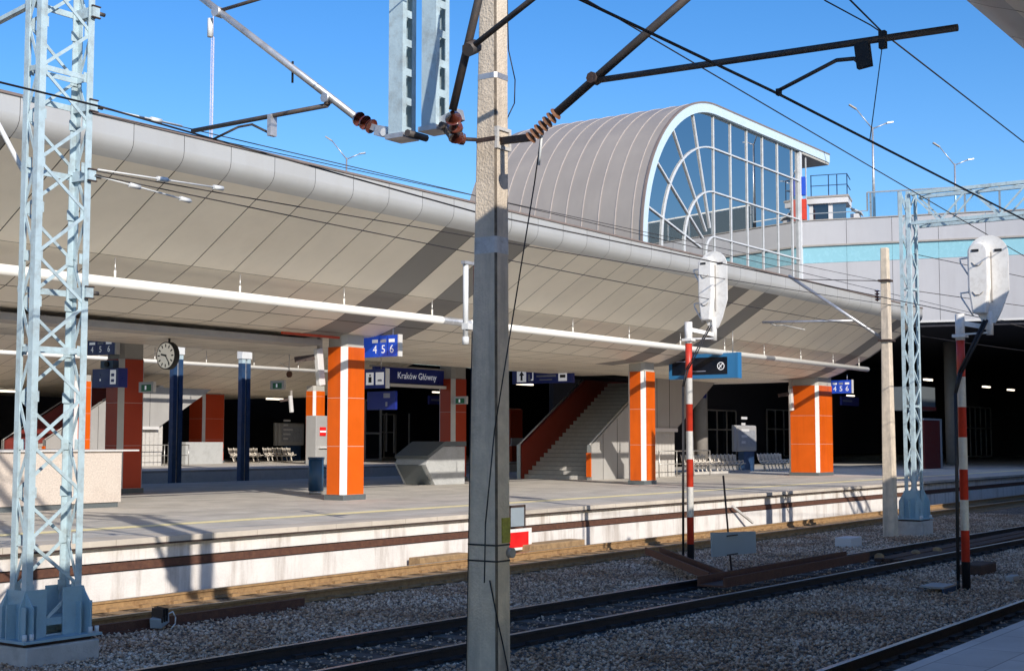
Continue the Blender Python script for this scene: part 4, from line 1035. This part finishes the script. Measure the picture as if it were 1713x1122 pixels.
# ------------------------------------------------------------------ central concrete pole
t = thing('concrete_pole', 'tall weathered concrete pole in the centre foreground, lower part in shade', 'catenary pole', (9.98,7.3,G))
def pole_section(z):
    hx = .108 - .0012*z; hy = .182 - .0135*z; dx = .005*(z-1); dy = -.005*(z-1)
    return [(x+dx, y+dy) for x, y in [(9.98-hx+.018,7.3-hy),(9.98+hx-.018,7.3-hy),(9.98+hx,7.3-hy+.018),(9.98+hx,7.3+hy-.018),(9.98+hx-.018,7.3+hy),(9.98-hx+.018,7.3+hy),(9.98-hx,7.3+hy-.018),(9.98-hx,7.3-hy+.018)]]
def pole_seg(mb, za, zb, m, grow=0.0):
    A = pole_section(za); B = pole_section(zb)
    if grow:
        A = [(9.98+(x-9.98)*(1+grow),7.3+(y-7.3)*(1+grow)) for x, y in A]; B = [(9.98+(x-9.98)*(1+grow),7.3+(y-7.3)*(1+grow)) for x, y in B]
    mb.add([(x,y,za) for x,y in A]+[(x,y,zb) for x,y in B],[(i,(i+1)%8,8+(i+1)%8,8+i) for i in range(8)]+([tuple(range(8))[::-1],tuple(range(8,16))]),m)
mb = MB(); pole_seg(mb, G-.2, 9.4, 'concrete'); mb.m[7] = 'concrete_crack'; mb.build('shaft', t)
mb = MB(); pole_seg(mb, 4.0, 4.15, 'paint_band', .008); mb.build('paint_band', t)
mb = MB(); pole_seg(mb, 1.395, 1.41, 'black', .03); pole_seg(mb, 1.255, 1.27, 'black', .03); pole_seg(mb, 5.60, 5.65, 'alu', .03); build_split(mb, 'strap', t)
mb = MB(); mb.box(9.95,10.07,7.125,7.14,1.42,1.64,'label_yellow'); mb.build('number_label', t)
mb = MB(); mb.tube((10.06,7.14,1.33),(10.06,7.09,1.33),.045,'tray',12); mb.build('cable_clip', t)
mb = MB(); pole_seg(mb, 5.02, 5.06, 'rust_dark', .05); mb.build('bracket', t)
MB().tube((9.86,7.36,5.04),(9.72,7.42,5.03),.018,'rust_dark',8).tube((9.74,7.41,5.03),(9.70,7.43,5.03),.055,'insul',8).build('clamp_bolt', t)
mb = MB()
for a_ in ((9.9,10.12,7.15,7.19,5.12,5.15),(9.9,10.12,7.15,7.19,4.95,4.98),(9.9,9.93,7.15,7.19,4.98,5.12),(10.09,10.12,7.15,7.19,4.98,5.12)): mb.box(*a_,'concrete_light')
mb.build('clamp_frame', t)
mb = MB()   # hanging wire and clips on the pole face
mb.path([(10.1,7.19,6.6),(10.1,7.17,5.9),(10.15,7.13,5.62),(10.14,7.13,5.4),(10.09,7.18,5.25)],.006,'black'); mb.build('hanging_wire', t)
MB().path([(9.86,7.2,1.1),(9.87,7.12,.75),(9.92,7.1,.55),(10.0,7.11,.35),(10.06,7.11,.15)],.007,'black').build('hanging_wire', t)
MB().path([(9.862,7.40,3.3),(9.858,7.44,1.0),(9.856,7.46,.0)],.005,'black').build('hanging_wire', t)
# earthing wire sloping from the cantilever to the foot of the pole
tag(MB().path([(9.75,6.55,5.1),(9.76,6.65,4.55),(9.72,6.85,3.4),(9.68,7.02,2.4),(9.66,7.1,1.6),(9.66,7.11,1.1)],.0065,'black').tube((9.75,6.55,5.1),(9.755,6.6,4.7),.012,'white_steel',6).build('earth_wire'),
    'thin earth wire sloping from the dark insulators to the concrete pole foot', 'wire')

t = thing('cantilever', 'dark weathered cantilever with rusty insulators reaching right from the concrete pole', 'cantilever', (9.98,7.0,5.0))
X = 9.7
MB().tube((X,6.38,5.12),(X,4.6,6.2),.036,'dark_tube',12).build('main_tube', t)
mb = MB(); insulator(mb, (X,6.66,4.93),(X,6.36,5.13),7,.06,'insul_rust'); mb.build('insulator', t)
MB().bar((10.0,7.17,5.03),(X,6.64,4.94),.06,.06,'rust_dark').build('pivot', t)
MB().tube((X,5.98,5.34),(X,2.95,5.26),.027,'dark_tube',12).build('registration_tube', t)
MB().path([(X,3.66,5.1),(X,3.72,5.16),(X,3.86,5.17),(X,4.33,5.01)],.016,'dark_tube',8).build('steady_arm', t)
mb = MB(); mb.add(*flat((X,3.66,5.27),(X,3.64,5.08),(1,0,0),.11,.05),'black'); mb.tube((X-.05,6.0,5.36),(X+.05,6.0,5.36),.05,'rust_dark',8); mb.bar((X,4.33,5.02),(X,4.33,4.97),.03,.05,'black'); mb.bar((X,3.5,5.33),(X,3.5,5.2),.05,.05,'black'); build_split(mb, 'clamp', t)

# rod insulator hanging from the anchor wires
t = thing('rod_insulator', 'white vertical insulator rod hanging from the wires just left of the concrete pole', 'insulator', (17.55,13.3,5.2))
MB().tube((17.55,13.3,3.95),(17.55,13.3,5.18),.045,'white_steel',12).build('rod', t)
MB().tube((17.72,13.25,4.3),(17.72,13.25,5.15),.022,'rust',8).build('side_rod', t)
MB().box(17.45,17.85,13.24,13.32,5.15,5.2,'alu').build('top_clamp', t)
mb = MB(); mb.box(17.5,17.9,13.22,13.34,4.1,4.2,'white_steel'); mb.tube((17.55,13.3,3.86),(17.55,13.3,3.98),.055,'white_steel',10); build_split(mb, 'clamp', t)

# right concrete pole with its cantilever
t = thing('concrete_pole', 'slender pale concrete pole left of the right lattice mast', 'catenary pole', (35.15,12.75,G))
mb = MB(); A = [(34.97,12.6),(35.33,12.6),(35.33,12.9),(34.97,12.9)]; B = [(35.05,12.66),(35.25,12.66),(35.25,12.84),(35.05,12.84)]
mb.add([(x,y,G) for x,y in A]+[(x,y,7.4) for x,y in B],[(0,1,5,4),(1,2,6,5),(2,3,7,6),(3,0,4,7),(4,5,6,7)],'concrete'); mb.build('shaft', t, bevel=.02)
mb = MB(); mb.box(34.98,35.32,12.6,12.9,6.5,6.55,'rust_dark'); mb.box(34.96,35.34,12.58,12.92,4.92,4.97,'rust_dark'); build_split(mb, 'strap', t)
X = 35.2
t = thing('cantilever', 'pale cantilever reaching up left from the slender concrete pole', 'cantilever', (X,12.9,5.0))
MB().tube((X,12.9,5.02),(X,15.5,6.85),.045,'alu',10).build('main_tube', t)
MB().tube((X,13.6,5.52),(X,16.3,5.6),.035,'alu',10).tube((X,13.6,5.52),(X,16.3,5.6),.03,'strip_grey',8).build('registration_tube', t)
MB().path([(X,16.1,5.58),(X,15.9,5.49),(X,15.7,5.5),(X,15.05,5.34)],.02,'beige',8).build('steady_arm', t)
mb = MB(); insulator(mb, (X,13.0,6.3),(X,13.0,6.0),4,.07,'insul'); mb.build('insulator', t)

# left edge fittings on the mast
t = thing('tensioner', 'short pale blue arm reaching left from the top of the left lattice mast', 'arm', (LX,LY+.2,7.4))
MB().bar((LX-.3,LY-.14,7.42),(LX-.3,LY+1.4,7.2),.07,.05,'steel_blue').build('bar', t)
MB().tube((LX-.3,LY+1.3,7.24),(LX-.3,LY+1.3,7.1),.06,'white_steel',8).build('clamp', t)
t = thing('strut_tube', 'white strut tube ending at the left side of the left lattice mast', 'strut', (LX,14.2,5.5))
MB().tube((LX,14.1,5.52),(LX,15.1,6.75),.03,'white_steel',10).build('tube', t)
mb = MB(); insulator(mb, (LX,13.75,5.28),(LX,14.1,5.52),3,.05,'white_steel'); mb.build('insulator', t)

# ------------------------------------------------------------------ wires
def wire(label, pts, r=.008, name='overhead_wire', m='cable', group='overhead wires'):
    return tag(MB().path(pts, r, m, 6).build(name), label, 'wire', group)
def sag(p, q, d=.0, n=14):
    p = Vector(p); q = Vector(q); return [p.lerp(q, k/n) - Vector((0,0,d*4*(k/n)*(1-k/n))) for k in range(n+1)]
wire('thick contact wire held by the dark steady arm at upper right', [(-8,4.6,5.15),(7.5,4.75,5.22),(9.7,4.33,4.98),(18.7,4.87,5.24),(36.3,4.5,5.3),(75,4.87,5.3)], .011, 'contact_wire')
wire('carrier wire crossing the top right corner above the black tube', [(-8,1.5,5.2),(10.5,4.06,5.89),(12,4.32,6.02),(18.8,4.87,6.3),(36,4.87,6.9),(75,4.87,6.5)], .008, 'carrier_wire')
wire('second strand of the carrier wire meeting the black tube clamp', [(5,3.2,5.9),(10.5,4.27,5.92),(11.4,4.22,5.93),(12,4.325,6.02)], .006, 'carrier_wire')
wire('short vertical dropper between carrier and contact wire at upper right', [(12,4.32,6.01),(12,4.47,5.06)], .005, 'dropper')
wire('dark wire sloping down across the glass hall to the right gantry', sag((4,7.3,7.22),(48,7.3,5.0),.05), .008, 'feeder_wire')
wire('contact wire of the middle track above the canopy edge', [(-8,10.3,5.4),(8,10.3,5.39),(9.87,10.82,5.49),(13.7,10.2,5.17),(36,9.8,5.3),(70,9.6,5.3)], .010, 'contact_wire')
wire('upper anchor wire just above the canopy roof line', sag((10.25,13.3,6.27),(60,13.3,6.45),-.02), .007, 'anchor_wire')
wire('lower strand of the upper anchor wire pair', sag((10.25,13.36,6.2),(35.2,12.8,6.5),.02), .006, 'anchor_wire')
wire('middle anchor wire in front of the canopy underside', sag((10.25,13.3,5.5),(36,12.6,5.9),.05), .008, 'anchor_wire')
wire('lowest anchor wire in front of the canopy underside', sag((10.25,13.25,5.44),(60,13.0,5.7),.28), .008, 'anchor_wire')
wire('short cross wire from glass hall corner to slender concrete pole', [(35.2,12.8,6.53),(35.2,15.14,6.73)], .012, 'stay_wire')
wire('wire in front of the bridge from the right lattice mast', sag((36.4,12.4,6.35),(70,5.0,6.6),.1), .01, 'anchor_wire')
wire('second wire in front of the bridge below the teal band', sag((36.4,12.4,7.35),(70,6.0,7.2),.1), .01, 'anchor_wire')
def tension(label, p, q, spots):
    t = thing('tensioner', label, 'tension rod', p, 'white tension rods on the left mast')
    p = Vector(p); q = Vector(q); MB().tube(p, q, .010, 'white_steel', 8).build('rod', t)
    for s in spots:
        c = p.lerp(q, s); d = (q-p).normalized()
        MB().tube(c-d*.09, c+d*.07, .03, 'white_steel', 8).build('clamp', t)
tension('upper white tension rod right of the left lattice mast', (10.25,13.2,5.50), (12.2,13.2,5.57), [.5,.97])
tension('lower white tension rod with two clamps right of the left lattice mast', (10.25,13.26,5.44), (11.75,13.26,5.34), [.4,.93])
tension('thin white tension rod above the canopy edge beside the left mast', (10.25,13.3,6.27), (11.6,13.3,6.29), [.7])

# navy posts between the island platforms
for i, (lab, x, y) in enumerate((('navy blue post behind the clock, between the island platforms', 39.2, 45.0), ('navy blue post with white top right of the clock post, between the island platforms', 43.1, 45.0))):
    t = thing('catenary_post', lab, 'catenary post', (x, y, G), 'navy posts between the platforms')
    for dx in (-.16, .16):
        MB().box(x+dx-.1,x+dx+.1,y-.12,y+.12,G,5.75,'navy').box(x+dx-.1,x+dx+.1,y-.12,y+.12,5.75,9.0,'steel_blue').build('channel', t)  # pale upper stretch paints in sunlight above the canopy's shadow line
    MB().box(x-.05,x+.05,y-.05,y+.05,G,9.0,'alu').build('web', t)
    mb = MB()
    for s in (-1, 1): mb.bar((x,y,6.15),(x+s*.55,y-.3*s,6.45),.08,.08,'white_steel'); mb.tube((x+s*.5,y-.27*s,6.42),(x+s*.62,y-.33*s,6.48),.07,'white_steel',8)
    mb.box(x-.3,x+.3,y-.16,y+.16,5.95,6.5,'white_steel'); mb.build('bracket', t)

# ------------------------------------------------------------------ signals
def signal(label, x, y, bands, r, hz0, hz1, hw, hx, hy, side):
    t = thing('railway_signal', label, 'railway signal', (x, y, G), 'railway signals seen from behind')
    po = MB()
    for za, zb, m in bands: po.tube((x,y,za),(x,y,zb),r,m,16)
    po.build('pole', t)
    zt = bands[0][1] if bands[0][1] > bands[0][0] else bands[0][0]
    mb = MB(); mb.tube((x,y,zt),(x,y,zt+.45),r*1.12,'sig_white',14); mb.box(x-.1,x+.1,y-.11,y+.11,zt+.05,zt+.1,'sig_white')
    cx, cy = hx, hy
    mb.bar((x,y,zt+.3),(cx,cy,zt+.2),.07,.08,'sig_white'); mb.bar((x,y,zt+.1),(cx,cy,zt+.12),.06,.03,'alu'); mb.tube((cx+.02,cy,zt+.08),(cx+.02,cy,hz0+.2),.06,'sig_white',10); mb.build('bracket', t)
    # background board: capsule outline across the track, tapering at the foot
    n = 12; pts = []; w = hw/2; zr = hz1 - w
    for k in range(n+1):
        th = math.pi*k/n; pts.append((cy + w*math.cos(th), zr + w*math.sin(th)))
    zl = hz0 + .36*(hz1-hz0)
    pts += [(cy-w, zl), (cy-w*.62, hz0+.2), (cy-w*.36, hz0+.03), (cy-w*.3, hz0), (cy+w*.3, hz0), (cy+w*.36, hz0+.03), (cy+w*.62, hz0+.2), (cy+w, zl)]
    bd = MB().prism(pts,'x',cx,cx+.03,'sig_white').build('board', t)
    # wrapped housing: a smaller rounded capsule standing proud of the board
    q = []; wi = w*.52; zr2 = hz1 - .12 - wi; oc = w*.36
    for k in range(n+1):
        th = math.pi*k/n; q.append((cy + oc + wi*math.cos(th), zr2 + wi*math.sin(th)))
    q += [(cy+oc-wi, zl+.05), (cy+oc-wi*.66, hz0+.16), (cy+oc+wi*.66, hz0+.16), (cy+oc+wi, zl+.05)]
    MB().prism(q,'x',cx-.16,cx-.002,'sig_white').build('housing', t, bevel=.035)
    nz = 4
    for k in range(nz-1):
        if k == 1: continue
        z = hz0+.5 + (hz1-hz0-.75)*k/(nz-1)
        MB().path([(cx-.165,cy+oc+wi*.55,z+.03),(cx-.175,cy+oc+wi*.2,z-.03),(cx-.175,cy+oc-wi*.2,z-.02),(cx-.165,cy+oc-wi*.5,z+.03)],.008,'tray',6).build('wrap_cord', t)
    MB().box(cx-.012,cx-.001,cy-w*.2,cy-w*.2+.02,hz0+.35,hz1-.3,'tray').build('seam', t)
    hd = MB()
    for yy in (-w*.62, w*.62): hd.box(cx-.015 if yy < 0 else cx-.172,cx-.001 if yy < 0 else cx-.155,cy+yy*.8-.07,cy+yy*.8+.05,hz1-.29,hz1-.25,'black')
    hd.build('slot', bd)
    hs = MB()
    for k in range(nz):
        z = hz0+.33 + (hz1-hz0-.6)*k/(nz-1); hs.lathe((cx+.03,cy,z),(cx+.25,cy,z),[(0,.1),(.22,.11)],'black',14)
    hs.build('lens_hood', bd)
    for z in (hz1-.36, hz0+.55): MB().path([(cx-.02,cy+w*.6,z),(cx-.04,cy+w*1.35,z-.02),(cx-.04,cy+w*1.3,z-.1),(cx-.02,cy+w*.75,z-.42)],.014,'sig_white',8).build('handle', t)
    cb = MB()
    for o in (0, .05): cb.path([(cx-.1,cy+o,hz0+.05),(x-.12,y-.05+o,zt-.55),(x-.14-o,y+.05,zt-.9),(x-.15-o,y+.08,.0),(x-.15-o,y+.08,G)],side,'black',8)
    cb.build('cable', t)
    return t
signal('red and white striped signal standing against the platform, head in full sun', 25.5, 13.49,
       [(3.62,4.34,'sig_red'),(3.08,3.62,'sig_white'),(2.52,3.08,'sig_red'),(1.94,2.52,'sig_white'),(1.37,1.94,'sig_red'),(.75,1.37,'sig_white'),(.2,.75,'sig_red'),(G,.2,'black')], .072, 4.68, 6.31, .64, 25.98, 13.15, .014)
signal('red and white striped signal at the right edge, head half in shade', 23.45, 7.22,
       [(3.4,4.02,'sig_red'),(2.89,3.4,'sig_white'),(2.38,2.89,'sig_red'),(1.84,2.38,'sig_white'),(1.33,1.84,'sig_red'),(.82,1.33,'sig_white'),(.3,.82,'sig_red'),(G,.3,'black')], .07, 4.30, 5.80, .68, 23.56, 6.76, .022)

# ------------------------------------------------------------------ things on the track
t = thing('plate_on_post', 'blank grey plate on a leaning thin dark post beside the middle track', 'sign', (22.26,10.96,G))
MB().tube((22.27,10.96,G),(21.96,10.96,1.71),.018,'rust_dark',8).build('post', t)
q = [(21.42,10.93,.75),(23.18,10.93,.68),(23.2,10.93,.29),(21.45,10.93,.33)]
MB().add(q+[(x,y+.02,z) for x,y,z in q],[(0,1,2,3),(7,6,5,4),(0,4,5,1),(1,5,6,2),(2,6,7,3),(3,7,4,0)],'plate_grey').build('plate', t)
for z in (.33, .66): MB().bar((22.0,10.92,z),(22.4,10.92,z),.03,.02,'rust_dark').build('clamp', t)
def trough(label, p, q, w, h, m='rust_dark', name='steel_channel', cat='beam', group=None):
    t = MB(); p = Vector(p); q = Vector(q); d = (q-p).normalized(); s = d.cross(Vector((0,0,1))).normalized()
    t.bar(p, q, w, .03, m); 
    for k in (-1, 1): t.bar(p + s*(k*(w/2-.02)) + Vector((0,0,h/2)), q + s*(k*(w/2-.02)) + Vector((0,0,h/2)), .03, h, m)
    return tag(t.build(name), label, cat, group)
trough('rusty channel lying askew from the gravel to the middle track, left arm of the V', (25.0,14.1,.02), (20.8,10.5,.03), .34, .12, 'rust')
trough('rusty channel lying along the middle track, right arm of the V', (19.8,10.12,.03), (25.6,9.95,.06), .5, .14, 'rust')
mb = MB()
for k in range(4): mb.box(27.0,37.5,9.42+.19*k,9.57+.19*k,-.1,-.02-.01*(k%2),'wood')
tag(mb.build('crossing_planks'), 'dark brown planks lying between the rails of the middle track at right', 'planks')
for k, (x, y) in enumerate(((26.9,10.35),(27.3,10.15),(28.6,9.85),(29.6,9.72))):
    tag(MB().lathe((x,y,-.12),(x+.02,y,.06),[(0,.08),(.06,.11),(.13,.1),(.17,.04)],'wood_tan',8).build('rubble_stone'), ['pale stone lying by the plank ends nearest the V beams','second pale stone by the plank ends','pale stone on the edge of the planks, third from the left','rightmost pale stone on the planks'][k], 'stone', 'pale stones by the planks')
t = thing('marker_board', 'red and white square board at the platform wall right of the concrete pole', 'board', (24.3,16.95,G))
MB().box(23.75,24.75,16.95,16.97,.0,.45,'sig_white').build('board', t); MB().box(23.83,24.62,16.94,16.949,.06,.38,'board_red').build('red_field', t)
MB().box(23.95,24.0,16.97,17.0,G,.95,'rust_dark').box(24.5,24.55,16.97,17.0,G,.95,'rust_dark').box(23.95,24.55,16.97,17.0,.9,.95,'rust_dark').box(24.0,24.5,16.975,16.985,.5,.9,'plate_grey').build('frame', t)
for lab, b in (('dusty timber beam lying at the foot of the platform wall left of the concrete pole', (21.0,22.6,17.0,17.3,G,.05)), ('dusty timber beam lying right of the red and white board', (24.4,26.6,16.75,17.2,G,.1))):
    tag(MB().box(*b,'wood_tan').build('timber_beam', bevel=.02), lab, 'timber', 'timbers by the platform wall')
mb = MB(); mb.prism([(31.0,12.2),(31.7,12.2),(31.7,12.6),(31.0,12.6)],'z',G,.06,'strip_grey'); tag(mb.build('junction_box', bevel=.02), 'small white junction box on the gravel left of the slender concrete pole', 'junction box')
t = thing('cable_box', 'small grey strapped box beside the sandy track near the left mast', 'cable box', (12.3,14.5,G))
MB().bar((12.18,14.3,-.06),(12.42,14.42,-.01),.16,.13,'plate_grey').build('body', t, bevel=.01)
for k in range(3): MB().bar((12.22+.07*k,14.2+.035*k,.04),(12.22+.07*k,14.42+.035*k,.05),.012,.17,'black').build('strap', t)
MB().path([(12.42,14.36,.03),(12.52,14.36,.06),(12.57,14.36,-.02),(12.55,14.34,-.1),(12.47,14.34,G)],.009,'white_steel',8).build('cable', t)
mb = MB(); mb.box(11.3,15.2,14.52,14.6,G,-.02,'rust'); mb.box(11.3,15.2,14.48,14.64,G,-.13,'rust'); tag(mb.build('rail_offcut'), 'red brown rail piece lying beside the sandy track at left', 'rail')
t = thing('step_plate', 'dark grey step plate on the gravel beside the right signal foot', 'step', (23.1,7.4,G))
MB().box(22.5,23.15,7.3,7.7,-.08,-.05,'tray').box(22.5,23.15,7.3,7.32,G,-.08,'navy').build('plate', t)
tag(MB().box(25.9,26.9,7.7,8.1,G,.03,'wood').build('timber_stack', bevel=.03), 'dark timber lump on the gravel at the right edge', 'timber')
tag(MB().box(25.1,25.5,6.9,7.05,G,-.06,'concrete_light').build('white_block', bevel=.02), 'small white block on the gravel at the right edge', 'block')
# slim stick against the platform wall
tag(MB().bar((36.1,17.1,.0),(35.2,17.3,.5),.06,.06,'concrete_light').build('leaning_stick'), 'pale stick leaning against the platform wall behind the grey plate', 'stick')

# ------------------------------------------------------------------ camera, sun, sky
H = 2.32; F = 2300/1713*36
yaw = math.atan((2480-856.5)/2300); pit = math.atan(176/2300)
yaw_ = math.radians(35.217)
fwd = Vector((math.cos(yaw_)*math.cos(pit), math.sin(yaw_)*math.cos(pit), math.sin(pit)))
cam = bpy.data.cameras.new('camera'); co = bpy.data.objects.new('camera', cam); COL.objects.link(co)
cam.sensor_fit = 'HORIZONTAL'; cam.sensor_width = 36; cam.lens = F; cam.clip_start = .1; cam.clip_end = 6000
co.location = (0,0,H); co.rotation_euler = fwd.to_track_quat('-Z','Y').to_euler(); scene.camera = co

sd = Vector((.58, 1.0, -.555)).normalized()          # direction the sunlight travels
el = math.asin(-sd.z); az = math.atan2(-sd.x, -sd.y)   # sun azimuth measured from +Y towards +X
sun = bpy.data.lights.new('sun', 'SUN'); sun.energy = 5.0; sun.angle = R(.5); sun.color = (1, .93, .83)
so = bpy.data.objects.new('sun', sun); COL.objects.link(so); so.rotation_euler = sd.to_track_quat('-Z','Y').to_euler(); so.location = (0,-20,30)
w = bpy.data.worlds.new('World'); scene.world = w; w.use_nodes = True; nt = w.node_tree
sky = nt.nodes.new('ShaderNodeTexSky'); sky.sky_type = 'NISHITA'; sky.sun_disc = False
sky.sun_elevation = el; sky.sun_rotation = az; sky.altitude = 200; sky.air_density = 1.0; sky.dust_density = .4; sky.ozone_density = 3.0
bg = nt.nodes['Background']; bg.inputs['Strength'].default_value = .172
hs = nt.nodes.new('ShaderNodeHueSaturation'); hs.inputs['Hue'].default_value = .508; hs.inputs['Saturation'].default_value = 1.33; hs.inputs['Value'].default_value = 1.0
nt.links.new(sky.outputs['Color'], hs.inputs['Color']); nt.links.new(hs.outputs['Color'], bg.inputs['Color'])

scene.view_settings.view_transform = 'Standard'; scene.view_settings.look = 'None'; scene.view_settings.exposure = 0; scene.view_settings.gamma = 1
for o in list(scene.objects):
    if '_b' in o: del o['_b']
